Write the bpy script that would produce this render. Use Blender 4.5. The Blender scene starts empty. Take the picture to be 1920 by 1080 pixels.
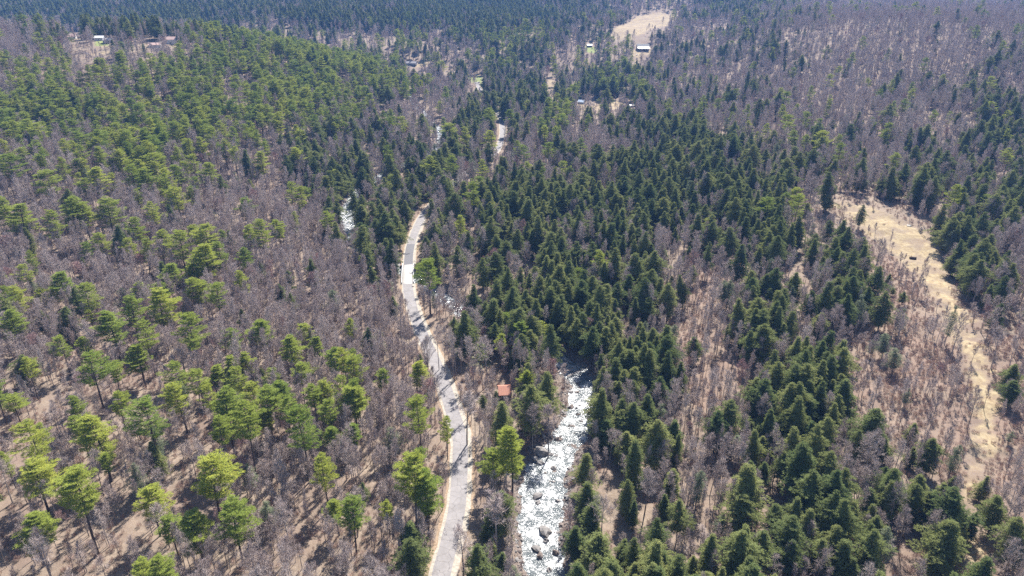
import bpy, math, random
import numpy as np
from mathutils import Vector, noise as mnoise

R = random.Random(11)
NR = np.random.default_rng(5)
SC = bpy.context.scene
COL = SC.collection

# ------------------------------------------------------------------ camera, sky, sun, exposure
CAM_H, PITCH, FPX = 161.0, math.radians(23.4), 1280.0
cam_data = bpy.data.cameras.new("camera")
cam_data.lens, cam_data.sensor_width = 24.0, 36.0
cam_data.clip_start, cam_data.clip_end = 1.0, 20000.0
cam = bpy.data.objects.new("camera", cam_data)
cam.location = (0, 0, CAM_H)
cam.rotation_euler = (math.pi / 2 - PITCH, 0, 0)
COL.objects.link(cam)
SC.camera = cam

SUN_ELEV, SUN_AZ = math.radians(48), math.radians(20)      # azimuth measured from +Y towards +X
world = bpy.data.worlds.new("World")
SC.world = world
world.use_nodes = True
wn = world.node_tree
for n in list(wn.nodes):
    wn.nodes.remove(n)
sky = wn.nodes.new("ShaderNodeTexSky")
sky.sky_type = 'NISHITA'
sky.sun_disc = False
sky.sun_elevation = SUN_ELEV
sky.sun_rotation = SUN_AZ
sky.altitude = 300
bg = wn.nodes.new("ShaderNodeBackground")
bg.inputs[1].default_value = 0.07
wo = wn.nodes.new("ShaderNodeOutputWorld")
wn.links.new(sky.outputs[0], bg.inputs[0])
wn.links.new(bg.outputs[0], wo.inputs[0])

sun_data = bpy.data.lights.new("sun", 'SUN')
sun_data.energy = 5.0
sun_data.angle = math.radians(0.5)
sun_data.color = (1.0, 0.95, 0.88)
sun = bpy.data.objects.new("sun", sun_data)
sd = Vector((math.sin(SUN_AZ) * math.cos(SUN_ELEV), math.cos(SUN_AZ) * math.cos(SUN_ELEV), math.sin(SUN_ELEV)))
sun.rotation_euler = sd.to_track_quat('Z', 'Y').to_euler()
COL.objects.link(sun)

SC.view_settings.view_transform = 'Standard'
SC.view_settings.look = 'None'
SC.view_settings.gamma = 1.0
SC.view_settings.exposure = 1.40
SC.view_settings.use_curve_mapping = False
SC.render.engine = 'CYCLES'
SC.cycles.max_bounces = 4
SC.cycles.diffuse_bounces = 2
SC.cycles.glossy_bounces = 2
SC.cycles.transmission_bounces = 2
SC.cycles.volume_bounces = 0
SC.cycles.transparent_max_bounces = 4
SC.cycles.caustics_reflective = False
SC.cycles.caustics_refractive = False
SC.cycles.use_denoising = False
SC.cycles.sample_clamp_indirect = 4.0
HAZE_DENSITY = 0.00009

# ------------------------------------------------------------------ helpers
CP, SP = math.cos(PITCH), math.sin(PITCH)


def project(x, y, z):
    """world -> (px, py, depth) in the photograph's 1920x1080 frame"""
    dz = z - CAM_H
    dep = y * CP - dz * SP
    up = y * SP + dz * CP
    dep = np.maximum(dep, 1.0)
    return 960 + FPX * x / dep, 540 - FPX * up / dep, dep


def ray(px, py):
    a, b = (px - 960) / FPX, -(py - 540) / FPX
    return a, CP + b * SP, b * CP - SP            # per unit of depth


def sstep(t):
    t = np.clip(t, 0, 1)
    return t * t * (3 - 2 * t)


def vnoise(x, y, seed=0):
    """cheap smooth value noise, numpy"""
    xi, yi = np.floor(x).astype(np.int64), np.floor(y).astype(np.int64)
    fx, fy = x - xi, y - yi
    fx, fy = fx * fx * (3 - 2 * fx), fy * fy * (3 - 2 * fy)

    def hsh(i, j):
        n = (i * 374761393 + j * 668265263 + seed * 1442695041) & 0x7fffffff
        n = ((n ^ (n >> 13)) * 1274126177) & 0x7fffffff
        return ((n ^ (n >> 16)) & 0xffff) / 65535.0
    a, b, c, d = hsh(xi, yi), hsh(xi + 1, yi), hsh(xi, yi + 1), hsh(xi + 1, yi + 1)
    return (a * (1 - fx) + b * fx) * (1 - fy) + (c * (1 - fx) + d * fx) * fy


BASE_Y = np.array([-2000, 900, 1100, 1300, 1420, 1650, 2000, 2400, 3000, 3800, 6000], float)
BASE_H = np.array([0, 0, 8, 30, 60, 92, 116, 180, 300, 420, 430], float)


def smooth_h(x, y):
    x = np.asarray(x, float)
    y = np.asarray(y, float)
    base = np.interp(y, BASE_Y, BASE_H)
    # a dip behind the left hill where the far village lies
    base = base - 14 * np.exp(-(((x + 950) / 500) ** 2 + ((y - 1560) / 160) ** 2))
    hill = 78 * np.exp(-(((x + 640) / 400) ** 2 + ((y - 1060) / np.where(y > 1060, 215, 310)) ** 2))
    left = 24 * sstep((-x - 90) / 400) * sstep((y - 140) / 330)
    right = 112 * sstep((x - 130) / 560) * sstep((y - 430) / 980)
    right = right + 7 * sstep((x - 60) / 160) * sstep((y - 150) / 200)
    k = 14.0
    a = base
    b = right
    m = np.maximum(a, b) + k * np.log1p(np.exp(-np.abs(a - b) / k)) - k * math.log(2)
    m = np.where(y < 600, np.maximum(a, b) * sstep((600 - y) / 200) + m * (1 - sstep((600 - y) / 200)), m)
    roll = (vnoise(x / 130, y / 130, 3) - .5) * 12 * sstep((np.abs(x) - 90) / 200) * sstep((y - 150) / 200)
    return m + hill + left + roll


def on_ground(px, py, lift=0.0, hf=smooth_h):
    """ray-march pixel to the terrain (plus lift metres)"""
    a, b, c = ray(px, py)
    t = 60.0
    step = 2.0
    while t < 6000:
        z = CAM_H + c * t - lift
        if z <= hf(a * t, b * t):
            break
        t += step
        step *= 1.006
    lo, hi = t - step, t
    for _ in range(14):
        mid = (lo + hi) / 2
        if CAM_H + c * mid - lift <= hf(a * mid, b * mid):
            hi = mid
        else:
            lo = mid
    return a * hi, b * hi, hi


def smooth_line(pts, step=3.0):
    """Catmull-Rom through world points (x, y, width), resampled"""
    P = [np.array(p, float) for p in pts]
    P = [2 * P[0] - P[1]] + P + [2 * P[-1] - P[-2]]
    out = []
    for i in range(1, len(P) - 2):
        p0, p1, p2, p3 = P[i - 1:i + 3]
        n = max(2, int(np.hypot(*(p2 - p1)[:2]) / step))
        for k in range(n):
            t = k / n
            out.append(.5 * ((2 * p1) + (-p0 + p2) * t + (2 * p0 - 5 * p1 + 4 * p2 - p3) * t * t + (-p0 + 3 * p1 - 3 * p2 + p3) * t ** 3))
    out.append(P[-2])
    return np.array(out)


def line_dist(L, x, y):
    """distance to polyline L minus local half width; returns (dist, nearest idx)"""
    x = np.asarray(x, float).ravel()
    y = np.asarray(y, float).ravel()
    best = np.full(x.shape, 1e9)
    idx = np.zeros(x.shape, int)
    for s in range(0, len(x), 20000):
        xs, ys = x[s:s + 20000, None], y[s:s + 20000, None]
        d = np.hypot(xs - L[None, :, 0], ys - L[None, :, 1])
        i = d.argmin(1)
        idx[s:s + 20000] = i
        best[s:s + 20000] = d[np.arange(len(i)), i]
    return best, idx


def px_line(pts, step=3.0):
    """[(px, py, width_px)] -> resampled world line with width in metres"""
    w = []
    for px, py, wp in pts:
        x, y, t = on_ground(px, py)
        w.append((x, y, wp * t / FPX))
    return smooth_line(w, step)


# ---- river, road and track centre lines (read off the ground)
RIVER_PX = [(1075, 1500, 90), (1050, 1260, 80), (1034, 1120, 76), (1022, 1053, 80), (1013, 1000, 84), (1015, 940, 82), (1022, 887, 74), (1043, 853, 66),
            (1062, 820, 62), (1082, 787, 46), (1090, 753, 40), (1092, 720, 46), (1075, 690, 52), (1035, 660, 36), (985, 640, 30),
            (925, 617, 26), (870, 580, 26), (820, 545, 26), (770, 512, 26), (715, 482, 27), (668, 450, 30), (650, 415, 32),
            (655, 385, 28), (680, 350, 22), (735, 315, 20), (795, 290, 18), (822, 268, 16), (826, 250, 15), (812, 230, 13), (796, 213, 12),
            (775, 190, 8), (766, 172, 6)]
ROAD_PX = [(760, 1500, 52), (790, 1250, 42), (827, 1080, 36), (842, 1020, 34), (857, 953, 31), (862, 887, 29), (863, 853, 28), (862, 820, 27), (853, 787, 26),
           (840, 745, 25), (829, 710, 24), (813, 673, 23), (790, 622, 22), (773, 577, 20), (765, 540, 19), (765, 503, 18), (770, 460, 17),
           (785, 420, 16), (800, 396, 15), (826, 368, 13), (855, 340, 12), (885, 316, 12), (918, 296, 11), (937, 272, 10), (942, 240, 9), (934, 213, 8),
           (915, 190, 7.5), (902, 172, 7), (893, 154, 6)]
TRACK_PX = [(1540, 376, 14), (1590, 386, 50), (1640, 412, 95), (1690, 447, 110), (1727, 490, 82), (1765, 540, 44), (1795, 600, 42), (1820, 660, 42),
            (1840, 720, 42), (1850, 780, 38), (1838, 850, 38), (1828, 900, 36), (1833, 960, 20), (1845, 1080, 22), (1880, 1300, 26)]
RIVER = px_line(RIVER_PX, 2.0)
ROAD = px_line(ROAD_PX, 2.0)
TRACK = px_line(TRACK_PX, 3.0)
RIVER[:, 2] = np.clip(RIVER[:, 2], 6.5, 15) * (.84 + .3 * vnoise(np.arange(len(RIVER)) * .16, np.zeros(len(RIVER)), 77))
ROAD[:, 2] = 5.9
RIVER_Z = smooth_h(RIVER[:, 0], RIVER[:, 1]) - 1.9
ROAD_Z = smooth_h(ROAD[:, 0], ROAD[:, 1]) + 0.25
# water never runs uphill: it rises steadily with distance upstream
RIVER_Z = np.maximum.accumulate(RIVER_Z)


def height(x, y):
    """terrain with the river bed cut in and the road bed levelled"""
    shape = np.shape(x)
    xf, yf = np.ravel(np.asarray(x, float)), np.ravel(np.asarray(y, float))
    h = smooth_h(xf, yf)
    micro = (vnoise(xf / 9, yf / 9, 8) - .5) * 1.5 + (vnoise(xf / 3.1, yf / 3.1, 9) - .5) * .5
    dr, ir = line_dist(RIVER, xf, yf)
    dd, idd = line_dist(ROAD, xf, yf)
    keep = sstep((dr - 6) / 14) * sstep((dd - 4.5) / 9)
    h = h + micro * (0.15 + .85 * keep)
    hw = RIVER[ir, 2] / 2
    bank = sstep((dr - hw * .66 + 2.6 * (vnoise(xf / 5, yf / 5, 41) - .5)) / (4.5 + 3.0 * vnoise(xf / 14, yf / 14, 4)))
    bed = RIVER_Z[ir] - 1.0 + .35 * vnoise(xf / 2, yf / 2, 5)
    h2 = bed * (1 - bank) + h * bank
    rb = sstep((dd - 4.3) / 6)
    riv = sstep((dr - hw - 1.5) / 3.5)
    rz = (ROAD_Z[idd] - .16) * (1 - rb) + h2 * rb
    h3 = rz * riv + np.minimum(h2, rz) * (1 - riv)
    return h3.reshape(shape)


def hpt(x, y):
    return float(height(np.array([x]), np.array([y]))[0])


# ------------------------------------------------------------------ materials
def new_mat(name):
    m = bpy.data.materials.new(name)
    m.use_nodes = True
    nt = m.node_tree
    for n in list(nt.nodes):
        nt.nodes.remove(n)
    out = nt.nodes.new("ShaderNodeOutputMaterial")
    return m, nt, out


def nd(nt, kind, **kw):
    n = nt.nodes.new(kind)
    for k, v in kw.items():
        setattr(n, k, v)
    return n


def mixc(nt, fac, a, b, blend='MIX'):
    n = nt.nodes.new("ShaderNodeMix")
    n.data_type = 'RGBA'
    n.blend_type = blend
    for sock, v in ((n.inputs[0], fac), (n.inputs[6], a), (n.inputs[7], b)):
        if hasattr(v, "links"):
            nt.links.new(v, sock)
        elif isinstance(v, (tuple, list)):
            sock.default_value = (*v[:3], 1)
        else:
            sock.default_value = v
    return n.outputs[2]


def noise(nt, scale, detail=3, rough=.6, vec=None):
    n = nd(nt, "ShaderNodeTexNoise")
    n.inputs["Scale"].default_value = scale
    n.inputs["Detail"].default_value = detail
    n.inputs["Roughness"].default_value = rough
    if vec is None:
        t = nd(nt, "ShaderNodeTexCoord")
        vec = t.outputs["Object"]
    nt.links.new(vec, n.inputs["Vector"])
    return n.outputs["Fac"]


def ramp(nt, fac, lo, hi):
    n = nd(nt, "ShaderNodeMapRange")
    n.inputs[1].default_value, n.inputs[2].default_value = lo, hi
    nt.links.new(fac, n.inputs[0])
    return n.outputs[0]


def principled(nt, out, col, rough=.8, spec=.3, bump=None, bstr=.3, bdist=.1):
    p = nd(nt, "ShaderNodeBsdfPrincipled")
    if hasattr(col, "links"):
        nt.links.new(col, p.inputs["Base Color"])
    else:
        p.inputs["Base Color"].default_value = (*col, 1)
    p.inputs["Roughness"].default_value = rough
    p.inputs["Specular IOR Level"].default_value = spec
    if bump is not None:
        b = nd(nt, "ShaderNodeBump")
        b.inputs["Strength"].default_value = bstr
        b.inputs["Distance"].default_value = bdist
        nt.links.new(bump, b.inputs["Height"])
        nt.links.new(b.outputs[0], p.inputs["Normal"])
    nt.links.new(p.outputs[0], out.inputs[0])
    return p


def foliage_mat(name, ca, cb, cc, trans=.35):
    """three leaf colours varied per tree and by clump, partly translucent"""
    m, nt, out = new_mat(name)
    oi = nd(nt, "ShaderNodeObjectInfo")
    c = mixc(nt, oi.outputs["Random"], ca, cb)
    fac = noise(nt, .9, 2)
    c = mixc(nt, ramp(nt, fac, .4, .68), c, cc)
    d = nd(nt, "ShaderNodeBsdfDiffuse")
    t = nd(nt, "ShaderNodeBsdfTranslucent")
    nt.links.new(c, d.inputs[0])
    nt.links.new(c, t.inputs[0])
    mx = nd(nt, "ShaderNodeMixShader")
    mx.inputs[0].default_value = trans
    nt.links.new(d.outputs[0], mx.inputs[1])
    nt.links.new(t.outputs[0], mx.inputs[2])
    nt.links.new(mx.outputs[0], out.inputs[0])
    return m


def bark_mat(name, ca, cb, spread=None):
    m, nt, out = new_mat(name)
    oi = nd(nt, "ShaderNodeObjectInfo")
    c = mixc(nt, oi.outputs["Random"], ca, cb)
    c = mixc(nt, ramp(nt, noise(nt, 2.5, 2), .35, .7), c, tuple(v * .72 for v in ca))
    principled(nt, out, c, .9, .15)
    return m


def plain_mat(name, col, rough=.8, spec=.3, var=.25, scale=2.0, bstr=.2):
    m, nt, out = new_mat(name)
    f = noise(nt, scale, 4)
    c = mixc(nt, ramp(nt, f, .3, .7), tuple(v * (1 - var) for v in col), tuple(min(1, v * (1 + var)) for v in col))
    principled(nt, out, c, rough, spec, bump=f, bstr=bstr)
    return m


M_PINE = foliage_mat("pine_needles", (0.150, 0.220, 0.050), (0.400, 0.415, 0.080), (0.275, 0.325, 0.070), .37)
M_HEM = foliage_mat("hemlock_needles", (0.085, 0.125, 0.050), (0.280, 0.290, 0.105), (0.185, 0.215, 0.080), .32)
M_OLIVE = foliage_mat("grey_green_needles", (0.17, 0.20, 0.12), (0.21, 0.23, 0.14), (0.16, 0.19, 0.12), .3)
M_BARK = bark_mat("conifer_bark", (0.085, 0.065, 0.055), (0.13, 0.105, 0.095))
M_TWIG = bark_mat("bare_twigs", (0.45, 0.365, 0.335), (0.66, 0.57, 0.52))
M_TWIG_RED = bark_mat("budding_twigs", (0.42, 0.26, 0.24), (0.44, 0.32, 0.30))
M_POLE = bark_mat("grey_bark", (0.24, 0.20, 0.18), (0.50, 0.45, 0.42))
M_SHRUB = bark_mat("brown_brush", (0.38, 0.255, 0.21), (0.54, 0.40, 0.32))
M_BUD = foliage_mat("yellow_buds", (0.35, 0.38, 0.06), (0.40, 0.42, 0.08), (0.34, 0.36, 0.06), .4)


def ground_mat():
    m, nt, out = new_mat("leaf_litter")
    big = noise(nt, .035, 4)
    mid = noise(nt, .45, 5, .7)
    fine = noise(nt, 4.5, 4, .75)
    c = mixc(nt, ramp(nt, mid, .32, .68), (0.195, 0.152, 0.115), (0.350, 0.288, 0.222))
    c = mixc(nt, ramp(nt, big, .4, .62), c, (0.225, 0.170, 0.135))
    c = mixc(nt, ramp(nt, fine, .38, .62), mixc(nt, .62, c, (0.11, 0.075, 0.055)), c)
    gr = nd(nt, "ShaderNodeAttribute", attribute_name="cover")
    sep = nd(nt, "ShaderNodeSeparateColor")
    nt.links.new(gr.outputs["Color"], sep.inputs[0])
    c = mixc(nt, gr.outputs["Alpha"], c, mixc(nt, ramp(nt, fine, .35, .65), (0.150, 0.102, 0.078), (0.275, 0.205, 0.160)))
    # straw grass
    g = mixc(nt, ramp(nt, noise(nt, .35, 7, .78), .38, .62), (0.225, 0.165, 0.100), (0.385, 0.315, 0.195))
    c = mixc(nt, sep.outputs[0], c, g)
    # green lawn
    g2 = mixc(nt, ramp(nt, noise(nt, .4, 5), .35, .65), (0.16, 0.20, 0.06), (0.25, 0.27, 0.11))
    c = mixc(nt, sep.outputs[1], c, g2)
    # stony river banks
    st = nd(nt, "ShaderNodeTexVoronoi")
    st.inputs["Scale"].default_value = 1.6
    tc = nd(nt, "ShaderNodeTexCoord")
    nt.links.new(tc.outputs["Object"], st.inputs["Vector"])
    sc = mixc(nt, ramp(nt, st.outputs["Distance"], .1, .6), (0.27, 0.220, 0.185), (0.12, 0.095, 0.082))
    c = mixc(nt, sep.outputs[2], c, sc)
    principled(nt, out, c, .95, .1, bump=fine, bstr=.6, bdist=.25)
    return m


def asphalt_mat():
    m, nt, out = new_mat("worn_asphalt")
    f = noise(nt, .22, 5, .7)
    f2 = noise(nt, 6, 3)
    c = mixc(nt, ramp(nt, f, .35, .65), (0.195, 0.182, 0.180), (0.270, 0.253, 0.250))
    c = mixc(nt, ramp(nt, f2, .3, .7), mixc(nt, .18, c, (0.1, 0.09, 0.09)), c)
    cr = nd(nt, "ShaderNodeTexVoronoi", feature='DISTANCE_TO_EDGE')
    cr.inputs["Scale"].default_value = .28
    tc = nd(nt, "ShaderNodeTexCoord")
    mp = nd(nt, "ShaderNodeMixRGB")
    nz = nd(nt, "ShaderNodeTexNoise")
    nz.inputs["Scale"].default_value = .8
    nt.links.new(tc.outputs["Object"], nz.inputs["Vector"])
    mp.blend_type = 'ADD'
    mp.inputs[0].default_value = 1.6
    nt.links.new(tc.outputs["Object"], mp.inputs[1])
    nt.links.new(nz.outputs["Color"], mp.inputs[2])
    nt.links.new(mp.outputs[0], cr.inputs["Vector"])
    c = mixc(nt, ramp(nt, cr.outputs["Distance"], .0, .02), (0.10, 0.09, 0.09), c)
    principled(nt, out, c, .85, .3, bump=f2, bstr=.3)
    return m


def water_mat():
    m, nt, out = new_mat("white_water")
    tc = nd(nt, "ShaderNodeTexCoord")
    f1 = noise(nt, .28, 5, .75)
    f2 = noise(nt, 1.5, 5, .8)
    mx = nd(nt, "ShaderNodeMath", operation='ADD')
    nt.links.new(f1, mx.inputs[0])
    nt.links.new(f2, mx.inputs[1])
    foam = ramp(nt, mx.outputs[0], .97, 1.18)
    w = nd(nt, "ShaderNodeBsdfPrincipled")
    w.inputs["Base Color"].default_value = (0.10, 0.115, 0.12, 1)
    w.inputs["Roughness"].default_value = .16
    w.inputs["IOR"].default_value = 1.33
    b = nd(nt, "ShaderNodeBump")
    b.inputs["Strength"].default_value = 1.0
    b.inputs["Distance"].default_value = .35
    nt.links.new(mx.outputs[0], b.inputs["Height"])
    nt.links.new(b.outputs[0], w.inputs["Normal"])
    fo = nd(nt, "ShaderNodeBsdfPrincipled")
    fo.inputs["Base Color"].default_value = (0.62, 0.62, 0.62, 1)
    fo.inputs["Roughness"].default_value = .45
    b2 = nd(nt, "ShaderNodeBump")
    b2.inputs["Strength"].default_value = .7
    b2.inputs["Distance"].default_value = .2
    nt.links.new(f2, b2.inputs["Height"])
    nt.links.new(b2.outputs[0], fo.inputs["Normal"])
    ms = nd(nt, "ShaderNodeMixShader")
    nt.links.new(foam, ms.inputs[0])
    nt.links.new(w.outputs[0], ms.inputs[1])
    nt.links.new(fo.outputs[0], ms.inputs[2])
    nt.links.new(ms.outputs[0], out.inputs[0])
    return m


M_GROUND = ground_mat()
M_ASPHALT = asphalt_mat()
M_PATCH = plain_mat("new_asphalt", (0.125, 0.122, 0.13), .85, .3, .12, 1.2)
M_CONCRETE = plain_mat("pale_concrete", (0.42, 0.40, 0.375), .85, .3, .14, .6)
M_GRAVEL = plain_mat("sandy_gravel", (0.33, 0.295, 0.245), .95, .2, .3, 1.3, .5)
M_LEAFVERGE = plain_mat("dry_leaf_verge", (0.265, 0.195, 0.135), .95, .1, .35, 1.8, .6)
M_WATER = water_mat()
M_ROCK = plain_mat("river_rock", (0.150, 0.120, 0.105), .8, .3, .4, 1.3, .6)
M_ROCK2 = plain_mat("grey_river_rock", (0.205, 0.190, 0.180), .8, .3, .35, 1.6, .6)
M_LOG = plain_mat("grey_driftwood", (0.33, 0.28, 0.25), .9, .2, .3, 3)
M_METAL = plain_mat("galvanised_rail", (0.62, 0.62, 0.62), .45, .5, .1, 3)


# ------------------------------------------------------------------ mesh helpers
class MB:
    """collects faces into one mesh"""

    def __init__(self):
        self.v, self.f, self.mi = [], [], []

    def face(self, pts, mi=0):
        b = len(self.v)
        self.v += [tuple(p) for p in pts]
        self.f.append(tuple(range(b, b + len(pts))))
        self.mi.append(mi)

    def box(self, c, s, mi=0, rz=0.0):
        cx, cy, cz = c
        hx, hy, hz = s[0] / 2, s[1] / 2, s[2] / 2
        b = len(self.v)
        cr, sr = math.cos(rz), math.sin(rz)
        for dx, dy, dz in ((-1, -1, -1), (1, -1, -1), (1, 1, -1), (-1, 1, -1), (-1, -1, 1), (1, -1, 1), (1, 1, 1), (-1, 1, 1)):
            x, y = dx * hx, dy * hy
            self.v.append((cx + x * cr - y * sr, cy + x * sr + y * cr, cz + dz * hz))
        for q in ((0, 3, 2, 1), (4, 5, 6, 7), (0, 1, 5, 4), (1, 2, 6, 5), (2, 3, 7, 6), (3, 0, 4, 7)):
            self.f.append(tuple(b + i for i in q))
            self.mi.append(mi)

    def tube(self, p0, p1, r0, r1, n=4, mi=0, cap=False):
        p0, p1 = Vector(p0), Vector(p1)
        d = (p1 - p0)
        if d.length < 1e-6:
            return
        d.normalize()
        a = d.orthogonal().normalized()
        c = d.cross(a)
        b = len(self.v)
        for p, r in ((p0, r0), (p1, r1)):
            for k in range(n):
                t = 2 * math.pi * k / n
                self.v.append(tuple(p + a * (math.cos(t) * r) + c * (math.sin(t) * r)))
        for k in range(n):
            j = (k + 1) % n
            self.f.append((b + k, b + j, b + n + j, b + n + k))
            self.mi.append(mi)
        if cap:
            self.f.append(tuple(b + k for k in range(n))[::-1])
            self.f.append(tuple(b + n + k for k in range(n)))
            self.mi += [mi, mi]

    def mesh(self, name, mats, smooth=False):
        me = bpy.data.meshes.new(name)
        me.from_pydata(self.v, [], self.f)
        for m in (mats if isinstance(mats, (list, tuple)) else [mats]):
            me.materials.append(m)
        if len(me.materials) > 1:
            me.polygons.foreach_set("material_index", self.mi)
        if smooth:
            me.polygons.foreach_set("use_smooth", [True] * len(self.f))
        me.update()
        return me


def link(name, me, parent=None, loc=None, rz=0.0):
    o = bpy.data.objects.new(name, me)
    if loc is not None:
        o.location = loc
    if rz:
        o.rotation_euler = (0, 0, rz)
    o.parent = parent
    COL.objects.link(o)
    return o


def tag(o, label=None, cat=None, group=None, kind=None):
    for k, v in (("label", label), ("category", cat), ("group", group), ("kind", kind)):
        if v:
            o[k] = v
    return o


def grid_mesh(name, X, Y, Z, mat, smooth=True):
    nr, nc = X.shape
    me = bpy.data.meshes.new(name)
    co = np.stack([X, Y, Z], -1).reshape(-1, 3)
    me.vertices.add(nr * nc)
    me.vertices.foreach_set("co", co.astype(np.float32).ravel())
    i = np.arange((nr - 1) * (nc - 1))
    r, c = i // (nc - 1), i % (nc - 1)
    a = r * nc + c
    q = np.stack([a, a + 1, a + nc + 1, a + nc], -1)
    me.loops.add(q.size)
    me.loops.foreach_set("vertex_index", q.ravel().astype(np.int32))
    me.polygons.add(len(q))
    me.polygons.foreach_set("loop_start", (np.arange(len(q)) * 4).astype(np.int32))
    if smooth:
        me.polygons.foreach_set("use_smooth", np.ones(len(q), bool))
    me.materials.append(mat)
    me.update(calc_edges=True)
    return me


# ------------------------------------------------------------------ cover areas (world polygons)
def poly_world(pts):
    return [on_ground(px, py)[:2] for px, py in pts]


def in_poly(P, x, y):
    x, y = np.asarray(x, float), np.asarray(y, float)
    ins = np.zeros(x.shape, bool)
    n = len(P)
    for i in range(n):
        x0, y0 = P[i]
        x1, y1 = P[(i + 1) % n]
        c = ((y0 > y) != (y1 > y)) & (x < (x1 - x0) * (y - y0) / ((y1 - y0) or 1e-9) + x0)
        ins ^= c
    return ins


STRAW = [poly_world(p) for p in (
    [(1140, 72), (1158, 50), (1195, 30), (1235, 23), (1278, 30), (1268, 44), (1235, 50), (1205, 64), (1180, 76)],
    [(1072, 193), (1100, 198), (1145, 186), (1178, 192), (1190, 200), (1140, 206), (1085, 208)],
    [(930, 744), (958, 746), (972, 736), (982, 752), (970, 768), (948, 764)],
    [(1028, 150), (1040, 150), (1044, 190), (1024, 190)],
    [(1180, 92), (1232, 94), (1230, 100), (1204, 103), (1196, 124), (1190, 124), (1188, 104)],
    [(110, 71), (148, 68), (158, 76), (132, 81)],
    [(176, 73), (208, 74), (206, 90), (182, 87)],
    [(122, 107), (160, 101), (204, 95), (206, 99), (160, 105), (124, 110)],
    [(266, 82), (330, 74), (334, 88), (272, 92)],
    [(754, 117), (800, 114), (806, 122), (785, 128)],
)]
GREEN = [poly_world(p) for p in (
    [(872, 143), (898, 141), (905, 150), (903, 158), (884, 155)],
    [(1096, 86), (1120, 88), (1122, 98), (1102, 100)],
    [(178, 78), (206, 76), (204, 86), (180, 86)],
    [(842, 600), (900, 612), (928, 650), (915, 690), (872, 700), (850, 660)],
)]

# ------------------------------------------------------------------ ground sheet
rows = [-400.0, -200.0, 0.0, 40.0]
d = 1.1
while rows[-1] < 5200:
    y = rows[-1]
    d = 1.3 if y < 330 else 1.3 + (y - 330) * .0062
    rows.append(y + min(d, 30))
rows = np.array(rows)
NC = 460
u = np.linspace(-1, 1, NC)
Wd = np.maximum(320, 0.98 * rows + 120)
GX = u[None, :] * Wd[:, None]
GY = np.repeat(rows[:, None], NC, 1)
GZ = height(GX, GY)
me = grid_mesh("ground", GX, GY, GZ, M_GROUND)
fx, fy = GX.ravel(), GY.ravel()
dt, it = line_dist(TRACK, fx, fy)
straw = 1 - sstep((dt - TRACK[it, 2] * .5 + 3) / 5 + (vnoise(fx / 4, fy / 4, 21) - .5) * 1.3 + (vnoise(fx / 11, fy / 11, 22) - .5) * 1.2)
green = np.zeros(len(fx))
for P in STRAW:
    straw = np.maximum(straw, in_poly(P, fx, fy) * .95)
straw = straw * (.30 + .7 * sstep((vnoise(fx / 8, fy / 8, 61) * .6 + vnoise(fx / 2.6, fy / 2.6, 62) * .4 - .38) / .2))
for P in GREEN[:3]:
    green = np.maximum(green, in_poly(P, fx, fy) * 1.0)
green = np.maximum(green, in_poly(GREEN[3], fx, fy) * .6 * sstep((vnoise(fx / 6, fy / 6, 31) - .2) / .4))
dr, ir = line_dist(RIVER, fx, fy)
rocky = 1 - sstep((dr - RIVER[ir, 2] * .5 - 2.5) / 4 + (vnoise(fx / 3, fy / 3, 17) - .5) * .8)
rocky = np.clip(rocky, 0, 1)
scrub = np.zeros(len(fx))
for P in (poly_world([(1440, 720), (1560, 640), (1640, 500), (1600, 420), (1680, 480), (1780, 620), (1815, 760), (1800, 900), (1650, 800)]),
          poly_world([(1275, 480), (1375, 490), (1385, 640), (1400, 770), (1300, 770), (1270, 620)]),
          poly_world([(1850, 620), (2000, 640), (2000, 1000), (1880, 1000), (1850, 800)])):
    scrub = np.maximum(scrub, in_poly(P, fx, fy) * (.35 + .65 * sstep((vnoise(fx / 9, fy / 9, 71) - .25) / .4)))
colr = np.stack([straw, green, rocky, scrub], -1).astype(np.float32)
att = me.color_attributes.new("cover", 'FLOAT_COLOR', 'POINT')
att.data.foreach_set("color", colr.ravel())
tag(link("ground", me), kind="structure")


# ------------------------------------------------------------------ road, verges, river
def ribbon(L, Zc, offs, dz, name, mat, i0=0, i1=None, wob=0.0, seed=1):
    """offs: list of lateral offsets (metres, left negative), dz: heights over Zc"""
    L = L[i0:i1]
    Zc = Zc[i0:i1]
    T = np.gradient(L[:, :2], axis=0)
    T /= np.linalg.norm(T, axis=1)[:, None] + 1e-9
    N = np.stack([T[:, 1], -T[:, 0]], -1)
    X, Y, Z = [], [], []
    for k, (o, dd) in enumerate(zip(offs, dz)):
        o = o if np.ndim(o) else np.full(len(L), float(o))
        if wob and k in (0, len(offs) - 1):
            o = o + (vnoise(np.arange(len(L)) * .45, np.full(len(L), k * 7.0), seed) - .5) * 2 * wob
        X.append(L[:, 0] + N[:, 0] * o)
        Y.append(L[:, 1] + N[:, 1] * o)
        Z.append(Zc + dd)
    # face order so normals point up
    me = grid_mesh(name, np.array(X).T[:, ::-1], np.array(Y).T[:, ::-1], np.array(Z).T[:, ::-1], mat)
    if me.polygons[0].normal.z < 0:
        me.flip_normals()
    return me


zz = ROAD_Z


def road_index(px, py):
    x, y, _ = on_ground(px, py)
    return int(line_dist(ROAD, [x], [y])[1][0])


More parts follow.
